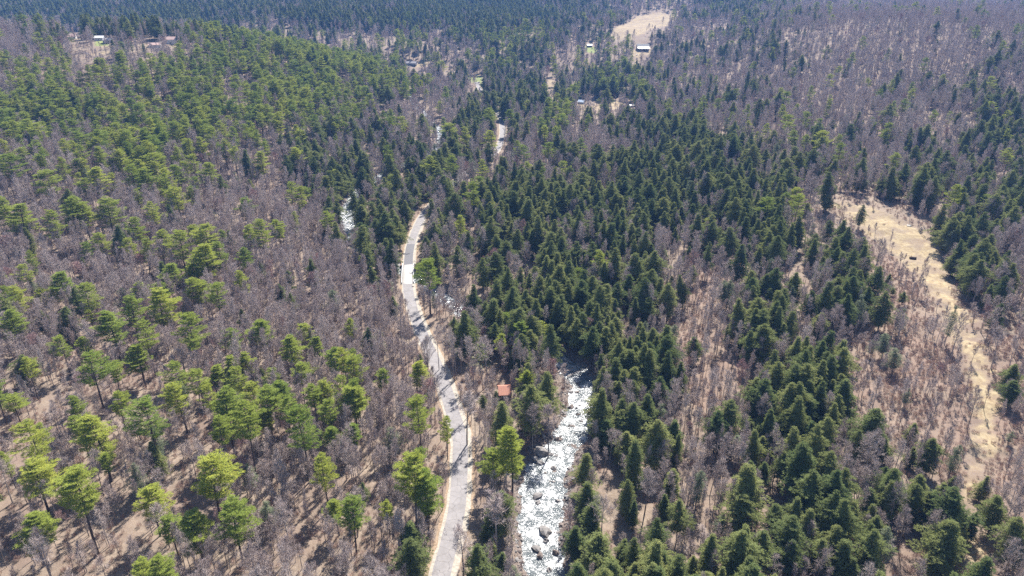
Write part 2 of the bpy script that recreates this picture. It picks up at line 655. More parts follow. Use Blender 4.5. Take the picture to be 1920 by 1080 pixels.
i_a, i_b = road_index(765, 498), road_index(772, 458)
i_c = road_index(765, 533)
for k, (s0, s1) in enumerate(((0, i_c + 1), (i_a, None))):
    tag(link("road_verge", ribbon(ROAD, zz, [-5.2, -3.5, 0, 3.5, 5.6], [-.19, -.075, -.065, -.075, -.15], "road_verge", M_LEAFVERGE, s0, s1, wob=.6)), kind="structure")
    tag(link("gravel_shoulder", ribbon(ROAD, zz, [-3.8, -2.8, 0, 2.8, 4.7], [-.045, -.03, -.02, -.03, -.045], "gravel_shoulder", M_GRAVEL, s0, s1, wob=.35, seed=4)), kind="structure")
    tag(link("road", ribbon(ROAD, zz, [-2.85, -1.4, 0, 1.4, 2.85], [-.01, .02, .04, .02, -.01], "road", M_ASPHALT, s0, s1, wob=.10, seed=9)), kind="structure")
tag(link("road_patch", ribbon(ROAD, zz, [-2.8, -1.4, 0, 1.4, 2.8], [.0, .03, .05, .03, .0], "road_patch", M_PATCH, i_a, i_b + 1)), kind="structure")

# river: a fine mesh with real waves
nrv = 15
Ls = RIVER
T = np.gradient(Ls[:, :2], axis=0)
T /= np.linalg.norm(T, axis=1)[:, None]
N = np.stack([T[:, 1], -T[:, 0]], -1)
# resample along at 0.7 m
tt = np.arange(0, len(Ls) - 1, .35)
i0 = tt.astype(int)
fr = (tt - i0)[:, None]
C = Ls[i0] * (1 - fr) + Ls[i0 + 1] * fr
Nn = N[i0] * (1 - fr) + N[i0 + 1] * fr
Zr = RIVER_Z[i0] * (1 - fr[:, 0]) + RIVER_Z[i0 + 1] * fr[:, 0]
vs = np.linspace(-.85, .85, 29)
RX = C[:, 0:1] + Nn[:, 0:1] * C[:, 2:3] * vs[None, :]
RY = C[:, 1:2] + Nn[:, 1:2] * C[:, 2:3] * vs[None, :]
RZ = Zr[:, None] + .30 * (vnoise(RX / 1.2, RY / 1.2, 51) - .5) + .32 * (vnoise(RX / 3.0, RY / 3.0, 52) - .5) + .12 * (vnoise(RX / .5, RY / .5, 53) - .5)
me = grid_mesh("river", RX, RY, RZ, M_WATER, smooth=False)
if me.polygons[0].normal.z < 0:
    me.flip_normals()
tag(link("river", me), kind="structure")

# ------------------------------------------------------------------ tree prototypes
def unit(v):
    return v / (np.linalg.norm(v, axis=-1, keepdims=True) + 1e-9)


def tri_cloud(P, D, S, L, W):
    """triangles at P pointing along D with side vector S, length L, width W -> verts (n,3,3)"""
    L = np.asarray(L)[:, None]
    W = np.asarray(W)[:, None]
    return np.stack([P - S * W / 2, P + S * W / 2, P + D * L], 1)


def np_mesh(name, tris, extra, mats, tri_mat=0):
    """tris (n,3,3) plus an MB of solid pieces -> mesh"""
    n = len(tris)
    V = tris.reshape(-1, 3)
    verts = np.concatenate([V, np.array(extra.v).reshape(-1, 3)]) if extra and extra.v else V
    me = bpy.data.meshes.new(name)
    me.vertices.add(len(verts))
    me.vertices.foreach_set("co", verts.astype(np.float32).ravel())
    loops = list(range(3 * n))
    start = list(range(0, 3 * n, 3))
    mi = [tri_mat] * n
    if extra and extra.v:
        for f, m_ in zip(extra.f, extra.mi):
            start.append(len(loops))
            loops += [3 * n + i for i in f]
            mi.append(m_)
    me.loops.add(len(loops))
    me.loops.foreach_set("vertex_index", loops)
    me.polygons.add(len(start))
    me.polygons.foreach_set("loop_start", start)
    for m in mats:
        me.materials.append(m)
    me.polygons.foreach_set("material_index", mi)
    me.update(calc_edges=True)
    return me


def trunk_mb(h, r, lean, n=7, sides=6, top=.96, mi=0):
    m = MB()
    pts = [Vector((lean[0] * t * t, lean[1] * t * t, h * t * top)) for t in [k / n for k in range(n + 1)]]
    for k in range(n):
        a, b = k / n, (k + 1) / n
        m.tube(pts[k] + (Vector((0, 0, -.8)) if k == 0 else Vector()), pts[k + 1], r * (1 - a) ** .8 + .03, r * (1 - b) ** .8 + .03, sides, mi)
    return m


def make_pine(seed, h=25.0, crown_from=.42, rad=5.6, gaps=.3, dens=1.0):
    """white pine: long bare pole, irregular tiers of upswept plates of needles"""
    g = np.random.default_rng(seed)
    lean = g.normal(0, .5, 2)
    trunk = trunk_mb(h, .30, lean)
    limbs = MB()
    P, D, L, W = [], [], [], []
    z = h * crown_from
    side = g.uniform(0, 6.28)
    while z < h * .985:
        t = (z / h - crown_from) / (1 - crown_from)
        env = rad * (min(1, .45 + t * 2.2)) * (1 - t ** 2.1) ** .75 + .35
        env *= g.uniform(.78, 1.12)
        nb = int(g.integers(4, 7)) if t < .85 else 5
        a0 = g.uniform(0, 6.28)
        for k in range(nb):
            if t < .8 and g.random() < gaps:
                continue
            a = a0 + 6.28 * k / nb + g.normal(0, .25)
            ln = env * g.uniform(.62, 1.15) * (1 + .18 * math.cos(a - side))
            up = g.uniform(.02, .30) + .5 * t ** 2
            dirh = np.array([math.cos(a), math.sin(a), 0])
            tc = (z / (h * .96))
            base = np.array([lean[0] * tc * tc, lean[1] * tc * tc, z])
            tipz = ln * up
            nt_ = max(3, int(ln / .52))
            limbs.tube(base, base + dirh * ln * .9 + np.array([0, 0, tipz * .75]), .07, .015, 3)
            perp = np.array([-dirh[1], dirh[0], 0])
            for j in range(nt_):
                s = .28 + .75 * (j + g.random() * .8) / nt_
                wid = .46 * ln * s * (1.1 - s) * 2 + .15
                for q in (-1, 0, 1):
                    off = q * wid * g.uniform(.5, 1.1)
                    c = base + dirh * (ln * s - abs(off) * .35) + perp * off + np.array([0, 0, tipz * s ** 1.4 + g.normal(0, .07)])
                    nn = int(15 * dens)
                    d = unit(g.normal(0, 1, (nn, 3)) * np.array([1, 1, .28]) + dirh * 1.0 + perp * q * .5 + np.array([0, 0, .30]))
                    P.append(c + g.normal(0, .20, (nn, 3)) * np.array([1, 1, .28]))
                    D.append(d)
                    L.append(g.uniform(.30, .62, nn))
                    W.append(g.uniform(.095, .18, nn))
        z += g.uniform(1.1, 2.0) * (1.0 - .45 * t) * h / 25
    P, D, L, W = np.concatenate(P), np.concatenate(D), np.concatenate(L), np.concatenate(W)
    S = unit(np.cross(D, np.array([0, 0, 1.0]) + g.normal(0, .45, D.shape)))
    return h, trunk, limbs, tri_cloud(P, D, S, L, W)


def make_hemlock(seed, h=20.0, rad=3.6, crown_from=.12, droop=.35, dens=1.0, ragged=.2):
    """hemlock / spruce: dense drooping cone, uneven outline"""
    g = np.random.default_rng(seed)
    lean = g.normal(0, .35, 2)
    trunk = trunk_mb(h, .26, lean)
    limbs = MB()
    P, D, L, W = [], [], [], []
    z = h * crown_from
    lump = g.uniform(0, 6.28, 4)
    prof = g.uniform(1.4, 3.0)
    while z < h * .99:
        t = (z / h - crown_from) / (1 - crown_from)
        env = rad * (1 - t ** prof) ** .85 * min(1, .55 + 2.2 * t) + .15
        env *= 1 + ragged * math.sin(z * .9 + lump[0]) * .5 + g.normal(0, ragged * .55)
        nb = 7 if t < .75 else 5
        a0 = g.uniform(0, 6.28)
        for k in range(nb):
            a = a0 + 6.28 * k / nb + g.normal(0, .2)
            ln = env * g.uniform(.55, 1.15) * (1 + .26 * math.sin(2 * a + lump[1] + z * .35) + .14 * math.sin(3 * a + lump[2] - z * .8))
            if g.random() < .14:
                continue
            dirh = np.array([math.cos(a), math.sin(a), 0])
            perp = np.array([-dirh[1], dirh[0], 0])
            tc = z / (h * .96)
            base = np.array([lean[0] * tc * tc, lean[1] * tc * tc, z])
            if k % 3 == 0:
                limbs.tube(base, base + dirh * ln * .85 + np.array([0, 0, -droop * ln * .5]), .045, .01, 3)
            nt_ = max(2, int(ln / .42 + .5))
            for j in range(nt_):
                s = .22 + .80 * (j + g.random()) / nt_
                zz_ = (.16 * s - droop * s * s) * ln
                wid = .42 * ln * s * (1.15 - s) * 2 + .12
                for q in (-1, 1):
                    off = q * wid * g.uniform(.1, 1.0)
                    c = base + dirh * (ln * s - abs(off) * .35) + perp * off + np.array([0, 0, zz_ + g.normal(0, .05)])
                    nn = int(11 * dens)
                    d = unit(g.normal(0, .75, (nn, 3)) * np.array([1, 1, .6]) + dirh * .9 + perp * q * .5 + np.array([0, 0, -.05]))
                    P.append(c + g.normal(0, .17, (nn, 3)) * np.array([1, 1, .5]))
                    D.append(d)
                    L.append(g.uniform(.28, .56, nn))
                    W.append(g.uniform(.11, .20, nn))
        z += g.uniform(.50, .95) * h / 20 * (1 - .35 * t)
    P, D, L, W = np.concatenate(P), np.concatenate(D), np.concatenate(L), np.concatenate(W)
    outw = unit(P * np.array([1, 1, 0]) + 1e-6) * .55 + np.array([0, 0, 1.0])
    S = unit(np.cross(D, outw + g.normal(0, .45, D.shape)))
    return h, trunk, limbs, tri_cloud(P, D, S, L, W)


def make_bare(seed, h=17.0, spread=3.4, fork=.38, n_limb=13, n_twig=7, thick=.20, tw=.040, upness=1.0):
    """leafless hardwood: forking limbs that end in a haze of twigs"""
    g = np.random.default_rng(seed)
    lean = g.normal(0, .7, 2)
    trunk = trunk_mb(h, thick, lean, top=.9, sides=5)
    limbs = MB()
    P, D, L, W = [], [], [], []

    def twigs(p, d, ln, n):
        dd = unit(d[None, :] * .9 + g.normal(0, .62, (n, 3)) + np.array([0, 0, .35]) * upness)
        s = g.uniform(.2, 1.0, n)[:, None]
        P.append(p[None, :] + d[None, :] * ln * s)
        D.append(dd)
        L.append(g.uniform(.45, 1.35, n))
        W.append(np.full(n, tw) * g.uniform(.7, 1.3, n))
    for k in range(n_limb):
        t = fork + (1 - fork) * (k + g.random() * .6) / n_limb
        if t > .97:
            t = .97
        a = k * 2.4 + g.normal(0, .4)
        tc = t / .9 if t < .9 else 1
        p = np.array([lean[0] * tc * tc, lean[1] * tc * tc, h * t * .93])
        env = spread * (1 - ((t - fork) / (1 - fork)) ** 1.6 * .75) * g.uniform(.7, 1.15)
        d = unit(np.array([math.cos(a), math.sin(a), .75 * upness + .9 * (t - fork)]))
        seg = env / .72
        r = thick * .42 * (1.15 - t)
        nseg = 3
        for s_ in range(nseg):
            q = p + d * seg / nseg
            limbs.tube(p, q, r, r * .62, 3)
            nsub = 4 if s_ < 2 else 5
            for b in range(nsub):
                pb = p + (q - p) * g.random()
                db = unit(d + g.normal(0, .55, 3) + np.array([0, 0, .25]) * upness)
                lb = seg * g.uniform(.25, .48)
                limbs.tube(pb, pb + db * lb, r * .45 + .006, .008, 3)
                twigs(pb, db, lb, n_twig)
                for c_ in range(2):
                    pc = pb + db * lb * g.uniform(.4, 1)
                    dc = unit(db + g.normal(0, .55, 3))
                    lc = lb * g.uniform(.4, .7)
                    P.append(pc[None, :]); D.append(dc[None, :]); L.append(np.array([lc * 1.1])); W.append(np.array([tw * 1.4]))
                    twigs(pc, dc, lc, n_twig)
            p = q
            r *= .62
            d = unit(d + g.normal(0, .18, 3) + np.array([0, 0, .18]))
    P, D, L, W = np.concatenate(P), np.concatenate(D), np.concatenate(L), np.concatenate(W)
    S = unit(np.cross(D, g.normal(0, 1, D.shape)))
    return h, trunk, limbs, tri_cloud(P, D, S, L, W)


def make_shrub(seed, h=2.2, n=190):
    g = np.random.default_rng(seed)
    a = g.uniform(0, 6.28, n)
    rr = g.uniform(0, 1, n) ** .5 * 1.3
    P = np.stack([np.cos(a) * rr * .5, np.sin(a) * rr * .5, g.uniform(0, h * .6, n)], -1)
    D = unit(np.stack([np.cos(a) * .5, np.sin(a) * .5, np.ones(n)], -1) + g.normal(0, .4, (n, 3)))
    L = g.uniform(.5, 1.25, n) * h / 2.2
    W = g.uniform(.03, .055, n)
    S = unit(np.cross(D, g.normal(0, 1, D.shape)))
    return h, None, MB(), tri_cloud(P, D, S, L, W)


class Proto:
    def __init__(self, kind, data, leaf_mat, wood_mat):
        self.kind = kind
        self.h, trunk, limbs, tris = data
        nm = kind
        self.n = len(tris)
        self.crown = np_mesh(nm + "_crown", tris, limbs, [leaf_mat, wood_mat] if leaf_mat is not wood_mat else [leaf_mat])
        if limbs.v and leaf_mat is not wood_mat:
            mi = [0] * len(tris) + [1] * len(limbs.f)
            self.crown.polygons.foreach_set("material_index", mi)
        z = tris[:, :, 2]
        r = np.hypot(tris[:, :, 0], tris[:, :, 1])
        self.rad = float(np.percentile(r, 96))
        self.zmid = float((np.percentile(z, 2) + z.max()) / 2)
        self.zspan = float(z.max() - np.percentile(z, 2))
        if trunk:
            self.trunk = trunk.mesh(nm + "_trunk", wood_mat)
            both = MB()
            both.v = list(trunk.v) + [tuple(v) for v in limbs.v]
            o = len(trunk.v)
            both.f = list(trunk.f) + [tuple(o + i for i in f) for f in limbs.f]
            both.mi = [1] * len(both.f)
        else:
            self.trunk = None
            both = MB()
        mats = [leaf_mat, wood_mat] if leaf_mat is not wood_mat else [leaf_mat, leaf_mat]
        self.whole = np_mesh(nm + "_whole", tris, both, mats)


PINES = [Proto("pine", make_pine(s, 25, cf, rd, gp), M_PINE, M_BARK) for s, cf, rd, gp in
         ((1, .42, 5.4, .25), (2, .50, 5.9, .28), (3, .36, 5.0, .22), (4, .46, 6.2, .34), (5, .40, 4.6, .25), (6, .55, 5.4, .3))]
HEMS = [Proto("hemlock", make_hemlock(s, 20, rd, cf, dr_, 1.0, rg), M_HEM, M_BARK) for s, rd, cf, dr_, rg in
        ((11, 4.7, .10, .35, .25), (12, 4.1, .16, .42, .30), (13, 5.3, .14, .30, .38), (14, 3.7, .08, .45, .20), (15, 4.8, .24, .36, .42), (16, 4.3, .12, .38, .30),
          (17, 5.6, .20, .22, .50), (18, 3.3, .10, .50, .35), (19, 4.6, .30, .28, .55))]
OLIVES = [Proto("thin_conifer", make_hemlock(s, 17, rd, .25, .3, .42, .6), M_OLIVE, M_POLE) for s, rd in ((21, 3.6), (22, 3.0))]
BARES = [Proto("bare", make_bare(s, h, sp, fk, nl, ntw, th, .040, up), M_TWIG, M_POLE) for s, h, sp, fk, nl, ntw, th, up in
         ((31, 18, 2.9, .45, 11, 6, .17, 1.5), (32, 20, 4.4, .42, 13, 7, .23, 1.2), (33, 16, 2.3, .46, 10, 5, .14, 1.7), (34, 19, 2.4, .52, 10, 5, .15, 1.7), (35, 19, 3.8, .40, 15, 7, .24, 1.2),
          (36, 21, 2.8, .52, 11, 6, .18, 1.6), (37, 18, 2.0, .55, 9, 5, .13, 1.8), (38, 20, 3.4, .48, 12, 6, .19, 1.4))]
REDS = [Proto("budding", make_bare(s, h, sp, .4, 13, 8, .15), M_TWIG_RED, M_POLE) for s, h, sp in ((41, 15, 3.4), (42, 17, 3.0))]
SAPS = [Proto("sapling", make_bare(s, h, 1.5, .45, 8, 4, .115, .034, 1.6), M_TWIG, M_POLE) for s, h in ((51, 9), (52, 13), (53, 11))]
SHRUBS = [Proto("shrub", make_shrub(s), M_SHRUB, M_SHRUB) for s in (61, 62, 63)]

# ------------------------------------------------------------------ what grows where
GRID = [
    "mmhhhhhhhmhmhhhhhmmnnnmmnbbbbbbb",
    "bbnnmqppppppxnnxxnnxnnnnmbbbbbbn",
    "qppppppqppppxnnmmmxxnnnnbbbbbbnn",
    "ppqpppppppqqmnmhmxmmnnnnbbbnnnnm",
    "qqqqpqqqnmmmnmhnbnnmhhhmnnnnmnnm",
    "bbbqqqbbnmhmhhnnnmmhhhhmmnnmmmmm",
    "bbbbbbbbbbmhhnmhhhhhhhhhttsgsmmm",
    "bbbbbbbbbbbhnmhhhnnmnmmhhhhsgmmn",
    "bbbbbbbbbbbbbmnhhhnnmtthhhhssmmb",
    "bbbbbbbbbbbbbbnhhhhmmttmhhmsssmn",
    "bbbtbbbbbbbbbgtmxhhmhttmmnssssss",
    "btttttbbbbbbbtttmshhhttmnhssssss",
    "ttttttbbtbbbbbttmshmmtmnhhssssss",
    "tttttttttbbbbtmmmshmmnnhhhmsssss",
    "ttttttttbbbbtsmmssmhmmnmhhnnmsss",
    "ttttttbbbbtsbmmmmshhmnnmhhmmhmsn",
    "ttttttbbbtttbmmmmshhmmmhhhhmshsn",
    "ttttttbbbtttbmmmmshhhmhhmhhmshsn",
]
#          pine  hemlock bare  olive  shrub red
MIX = {'h': (.00, .86, .22, .05, .02, .01), 'm': (.02, .30, .55, .05, .05, .01), 'n': (.04, .13, .74, .05, .05, .03), 'b': (.018, .012, .92, .02, .05, .05),
       't': (.05, .008, .34, .02, .40, .03), 'p': (.80, .02, .45, .00, .00, .02), 'q': (.32, .01, .72, .00, .05, .03), 'x': (.32, .32, .34, .03, .0, .0),
       's': (.00, .01, .10, .01, .85, .03), 'g': (0, 0, 0.01, 0, .05, 0)}
TAB = np.array([[MIX[c] for c in row] for row in GRID])


def mix_at(px, py, spread=26):
    qx = px + NR.normal(0, spread, px.shape)
    # less vertical blur: the cells are taller in perspective
    qy = py + NR.normal(0, spread * .6, py.shape)
    c = np.clip((qx / 60).astype(int), 0, 31)
    r = np.clip((qy / 60).astype(int), 0, 17)
    return TAB[r, c]


# hand-placed crowns: tile offsets (the photograph's 640x360 tiles, 3x), (cx, cy, w, h)
PINE_AT = {
    (0, 0): [(60, 930, 150, 170), (275, 1020, 150, 120), (440, 940, 110, 90), (530, 1020, 170, 130), (565, 890, 80, 110), (680, 900, 100, 110), (740, 950, 90, 90),
             (450, 790, 150, 180), (770, 770, 140, 150), (870, 920, 160, 130), (830, 1020, 150, 130), (1000, 990, 110, 110), (1180, 980, 100, 120), (880, 840, 80, 110),
             (600, 780, 90, 80), (645, 790, 60, 90), (1415, 730, 70, 80), (1480, 910, 90, 130), (1680, 900, 120, 180), (140, 720, 110, 150), (220, 740, 100, 140),
             (40, 840, 80, 110), (130, 880, 90, 90)],
    (0, 360): [(60, 110, 150, 160), (110, 150, 150, 140), (180, 190, 110, 80), (310, 180, 110, 150), (400, 130, 170, 160), (470, 120, 110, 120), (600, 110, 160, 150),
               (590, 280, 110, 110), (865, 110, 90, 110), (770, 210, 110, 130), (740, 310, 80, 90), (910, 170, 80, 90), (900, 290, 120, 130), (1010, 290, 130, 140),
               (810, 330, 90, 120), (1160, 250, 140, 130), (1240, 350, 110, 140), (1090, 240, 90, 100), (1160, 380, 190, 170), (980, 460, 120, 120),
               (1070, 540, 110, 110), (1150, 560, 90, 110), (1090, 460, 120, 110), (940, 520, 80, 80), (340, 520, 150, 130), (230, 590, 110, 90), (480, 590, 120, 140),
               (310, 575, 90, 80), (90, 600, 120, 130), (20, 610, 80, 130), (70, 730, 140, 160), (20, 490, 60, 70), (780, 570, 150, 110), (740, 670, 140, 150),
               (890, 640, 160, 170), (900, 560, 110, 100), (630, 770, 190, 170), (820, 800, 140, 150), (1070, 770, 150, 180), (505, 700, 70, 70), (350, 870, 110, 110),
               (480, 870, 80, 70), (780, 930, 140, 140), (520, 990, 190, 170), (640, 1010, 90, 110), (1000, 1020, 130, 130), (1310, 820, 110, 110), (1480, 790, 130, 140),
               (1380, 90, 110, 90), (1470, 230, 120, 150), (1380, 260, 100, 130), (1570, 200, 100, 90), (1710, 790, 100, 100), (1640, 890, 120, 130),
               (1780, 880, 90, 100), (1870, 950, 110, 120), (1690, 1020, 130, 110), (1320, 990, 110, 110), (1380, 970, 90, 110), (1200, 1040, 140, 110), (1540, 1030, 90, 90),
               (1000, 30, 120, 120), (910, 20, 90, 70), (1080, 20, 90, 90), (980, 60, 100, 90)],
    (0, 720): [(80, 110, 130, 90), (215, 310, 200, 210), (560, 310, 210, 240), (450, 230, 110, 110), (840, 220, 220, 200), (1010, 70, 150, 170), (40, 450, 90, 140),
               (210, 530, 220, 200), (440, 600, 230, 250), (850, 660, 180, 180), (180, 830, 260, 210), (970, 830, 150, 150), (1100, 800, 190, 200), (1320, 770, 210, 240),
               (1190, 520, 240, 250), (1190, 80, 100, 150), (1280, 170, 200, 250), (1380, 190, 170, 220), (1500, 100, 170, 170), (1710, 250, 170, 240), (1820, 470, 130, 200),
               (1870, 310, 100, 120), (1760, 60, 110, 120), (1600, 60, 130, 160), (1820, 60, 120, 140), (1850, 160, 110, 130), (1500, 200, 110, 130), (1650, 130, 120, 140), (1230, 250, 120, 160), (1420, 60, 110, 130), (1890, 720, 100, 130)],
    (640, 720): [(70, 90, 170, 170), (70, 290, 100, 100), (60, 740, 160, 200), (400, 520, 200, 260), (480, 620, 170, 230), (440, 170, 140, 200), (590, 250, 80, 150),
                 (20, 30, 110, 140), (100, 60, 120, 150), (960, 380, 190, 270), (860, 440, 130, 150), (440, 430, 100, 90), (260, 720, 80, 80)],
    (640, 360): [(20, 950, 100, 130), (80, 950, 90, 120), (70, 1000, 120, 150), (420, 1030, 120, 120), (490, 460, 160, 170), (1000, 790, 110, 120), (1130, 750, 130, 100), (240, 1050, 90, 70), (1030, 1060, 90, 70)],
    (640, 0): [(210, 740, 0, 0), (610, 740, 100, 200), (955, 660, 90, 120), (850, 790, 90, 120), (790, 960, 60, 150), (820, 650, 80, 150), (500, 940, 90, 120), (565, 370, 60, 100)],
    (1280, 0): [(575, 640, 60, 110), (640, 790, 80, 100), (700, 810, 60, 90), (880, 40, 0, 0)],
}
HEM_AT = {
    (0, 0): [(335, 905, 50, 80), (1410, 1050, 70, 80)],
    (0, 360): [(1850, 100, 110, 180), (1700, 130, 80, 100), (1580, 570, 80, 110), (1645, 620, 70, 100), (140, 1000, 140, 160), (1700, 1060, 0, 0)],
    (640, 360): [(910, 710, 80, 110), (745, 640, 80, 140), (285, 640, 80, 110), (40, 790, 60, 60), (440, 940, 50, 60), (510, 260, 110, 170), (200, 200, 140, 200), (290, 190, 110, 180),
                 (120, 150, 120, 160), (230, 150, 110, 180)],
    (640, 720): [(400, 870, 150, 260), (320, 1040, 110, 110), (120, 610, 80, 120), (1030, 60, 130, 130), (1035, 180, 90, 150), (910, 1010, 100, 120), (800, 100, 60, 90), (860, 90, 60, 100),
                 (1450, 130, 150, 180), (1630, 190, 130, 170), (1490, 270, 150, 170), (1600, 360, 150, 200), (1370, 480, 160, 190), (1390, 650, 170, 230), (1410, 760, 160, 190),
                 (1320, 870, 140, 180), (1440, 960, 220, 260), (1610, 650, 120, 220), (1780, 870, 170, 260), (1640, 970, 150, 220), (1860, 560, 130, 170), (1870, 300, 120, 200)],
    (1280, 360): [(1000, 130, 60, 110), (1155, 500, 60, 70), (1185, 550, 40, 40), (1240, 590, 60, 60), (140, 370, 70, 130), (260, 430, 60, 100), (1800, 560, 110, 170), (1760, 700, 90, 140),
                  (320, 850, 80, 110), (250, 800, 60, 110), (760, 740, 140, 150), (610, 780, 50, 90), (1850, 1040, 120, 130), (420, 690, 110, 180), (490, 610, 110, 150),
                  (940, 420, 130, 330), (1530, 390, 110, 120), (1630, 430, 120, 190), (1790, 190, 80, 130)],
    (1280, 720): [(1850, 50, 130, 130), (1290, 280, 100, 120), (1380, 400, 150, 200), (1280, 420, 100, 120), (1520, 570, 60, 100), (1690, 580, 90, 150), (1760, 720, 170, 230),
                  (1130, 380, 100, 140), (790, 520, 200, 300), (1500, 900, 230, 270), (1430, 1030, 150, 180), (1540, 760, 120, 160), (1310, 600, 140, 200), (610, 360, 180, 260), (740, 370, 170, 260),
                  (900, 90, 190, 230), (250, 190, 190, 230), (460, 80, 140, 180), (430, 940, 210, 230), (600, 970, 170, 210), (770, 960, 170, 210), (930, 780, 160, 210),
                  (1080, 850, 130, 200), (440, 370, 110, 140), (360, 510, 130, 160), (450, 510, 100, 160), (980, 360, 130, 210), (1000, 520, 0, 0), (700, 760, 160, 180)],
    (1280, 0): [(300, 310, 50, 80), (575, 570, 30, 40), (1225, 435, 60, 90), (1370, 450, 80, 110), (1370, 520, 50, 50), (1830, 570, 90, 170), (1715, 570, 80, 100), (1590, 500, 80, 120),
                (1520, 530, 70, 100), (720, 640, 70, 120), (620, 530, 50, 80), (1250, 950, 70, 170), (1500, 1020, 80, 120), (1690, 870, 80, 100), (895, 50, 40, 60), (1885, 320, 80, 130),
                (410, 500, 60, 100), (490, 510, 70, 100), (560, 480, 40, 50), (1185, 750, 80, 90), (1860, 90, 50, 60), (1720, 85, 40, 50), (1690, 80, 30, 40)],
    (640, 0): [(870, 260, 70, 90), (1040, 270, 60, 100)],
}
OLIVE_AT = {(1280, 360): [(1000, 650, 90, 150), (1140, 850, 100, 110), (1070, 870, 60, 80), (1200, 930, 110, 110), (1510, 720, 70, 190)],
            (0, 720): [(1500, 730, 120, 170), (1400, 540, 110, 150), (1680, 340, 90, 120)],
            (640, 0): [(820, 640, 0, 0)], (1280, 720): [(310, 350, 110, 120), (220, 780, 80, 120), (1840, 300, 50, 60), (1110, 250, 80, 110)]}
RED_AT = {(0, 360): [(860, 200, 60, 80), (40, 280, 130, 100), (570, 680, 90, 90), (440, 420, 110, 80), (1000, 640, 60, 70), (780, 380, 90, 80)]}

BARE_AT = {(640, 720): [(700, 110, 120, 230), (680, 880, 140, 250), (1170, 150, 110, 220), (870, 700, 190, 200), (560, 500, 60, 160)],
           (640, 360): [(540, 800, 60, 280), (575, 830, 50, 260), (740, 870, 80, 300), (820, 880, 100, 280), (480, 880, 90, 220), (640, 850, 60, 260), (1055, 720, 50, 160)],
           (1280, 360): [(1365, 400, 40, 160), (1465, 700, 40, 180), (1560, 740, 60, 180), (1110, 320, 110, 150)], (1280, 720): [(1870, 440, 60, 260), (1500, 300, 60, 150)]}
placed = []      # (kind, x, y, z, rz, sx, sz, proto index, hand)


def hand_place(table, kind, protos, crown_mid, span_frac, hmin, hmax):
    for (ox, oy), items in table.items():
        for cx, cy, w, h in items:
            if w == 0:
                continue
            px, py = ox + cx / 3, oy + cy / 3
            k = R.randrange(len(protos))
            pr = protos[k]
            a, b, c = ray(px, py)
            t, step = 80.0, 1.5
            while t < 4000:
                hh = h / 3 * t / FPX / .93 / (pr.zspan / pr.h)
                hh = min(max(hh * (1.12 if kind == 'pine' else 1), hmin), hmax)
                z = CAM_H + c * t
                if z - pr.zmid / pr.h * hh <= smooth_h(a * t, b * t):
                    break
                t += step
            ww = w / 3 * t / FPX / 2 * (1.14 if kind == 'pine' else 1)
            sz = hh / pr.h
            sx = min(max(ww / pr.rad, .55 * sz), 1.6 * sz)
            placed.append((kind, a * t, b * t, R.uniform(0, 6.28), sx, sz, k, 1))


hand_place(PINE_AT, 'pine', PINES, .7, .55, 15, 32)
hand_place(HEM_AT, 'hemlock', HEMS, .55, .85, 5, 27)
hand_place(OLIVE_AT, 'thin', OLIVES, .6, .75, 6, 22)
hand_place(BARE_AT, 'bare', BARES, .6, .6, 8, 24)
hand_place(RED_AT, 'budding', REDS, .6, .6, 8, 18)

KEEP_ROAD = np.array([(827, 1080, 30), (842, 1020, 30), (857, 953, 28), (862, 887, 26), (863, 853, 24), (862, 820, 22), (853, 787, 20), (840, 745, 17), (829, 710, 14), (813, 673, 13),
                      (790, 622, 12), (773, 577, 13), (765, 540, 15), (765, 503, 15), (770, 460, 14), (785, 420, 11), (797, 402, 8), (940, 272, 7), (942, 240, 8), (934, 216, 5), (900, 172, 4), (897, 152, 5)], float)
KEEP_RIVER = np.array([(1028, 1080, 36), (1020, 1053, 42), (1013, 1000, 46), (1015, 940, 46), (1022, 887, 44), (1043, 853, 42), (1062, 820, 38), (1082, 787, 30), (1090, 753, 28),
                       (1092, 715, 26), (1078, 690, 26), (656, 428, 8), (650, 402, 10), (826, 262, 3), (798, 213, 2), (800, 515, 5)], float)
KEEP_TRACK = np.array([(1600, 388, 25), (1640, 408, 40), (1690, 440, 42), (1727, 485, 36), (1755, 525, 20), (1785, 590, 15), (1815, 650, 14), (1835, 710, 14), (1845, 780, 13), (1830, 850, 14), (1822, 900, 12)], float)
KEEP_SPOT = np.array([(1205, 86, 17), (1090, 190, 10), (1106, 84, 7), (1183, 198, 5), (945, 722, 15), (962, 752, 8), (893, 148, 9), (1200, 45, 18), (1235, 36, 20), (1168, 56, 9), (1120, 190, 7), (1150, 192, 7), (150, 78, 13), (190, 80, 14),
                      (150, 104, 8), (175, 100, 8), (196, 97, 8), (320, 76, 7), (290, 86, 7), (768, 119, 8), (785, 120, 8), (1110, 92, 7), (1194, 112, 5), (1034, 168, 5), (135, 71, 7), (1700, 424, 8), (1712, 486, 8), (835, 131, 5), (1110, 184, 5)], float)


def densify(K):
    out = []
    for a, b in zip(K[:-1], K[1:]):
        n = max(1, int(np.hypot(*(b - a)[:2]) / 6)) if np.hypot(*(b - a)[:2]) < (90 if a[1] > 300 else 34) else 1
        for k in range(n):
            out.append(a + (b - a) * k / n)
    out.append(K[-1])
    return np.array(out)


KEEP = np.concatenate([densify(KEEP_ROAD), densify(KEEP_RIVER), densify(KEEP_TRACK), KEEP_SPOT])


def stature(y):
    """trees stand taller on the richer valley floor and hills farther up"""
    return 1 + .36 * sstep((np.asarray(y, float) - 230) / 420)


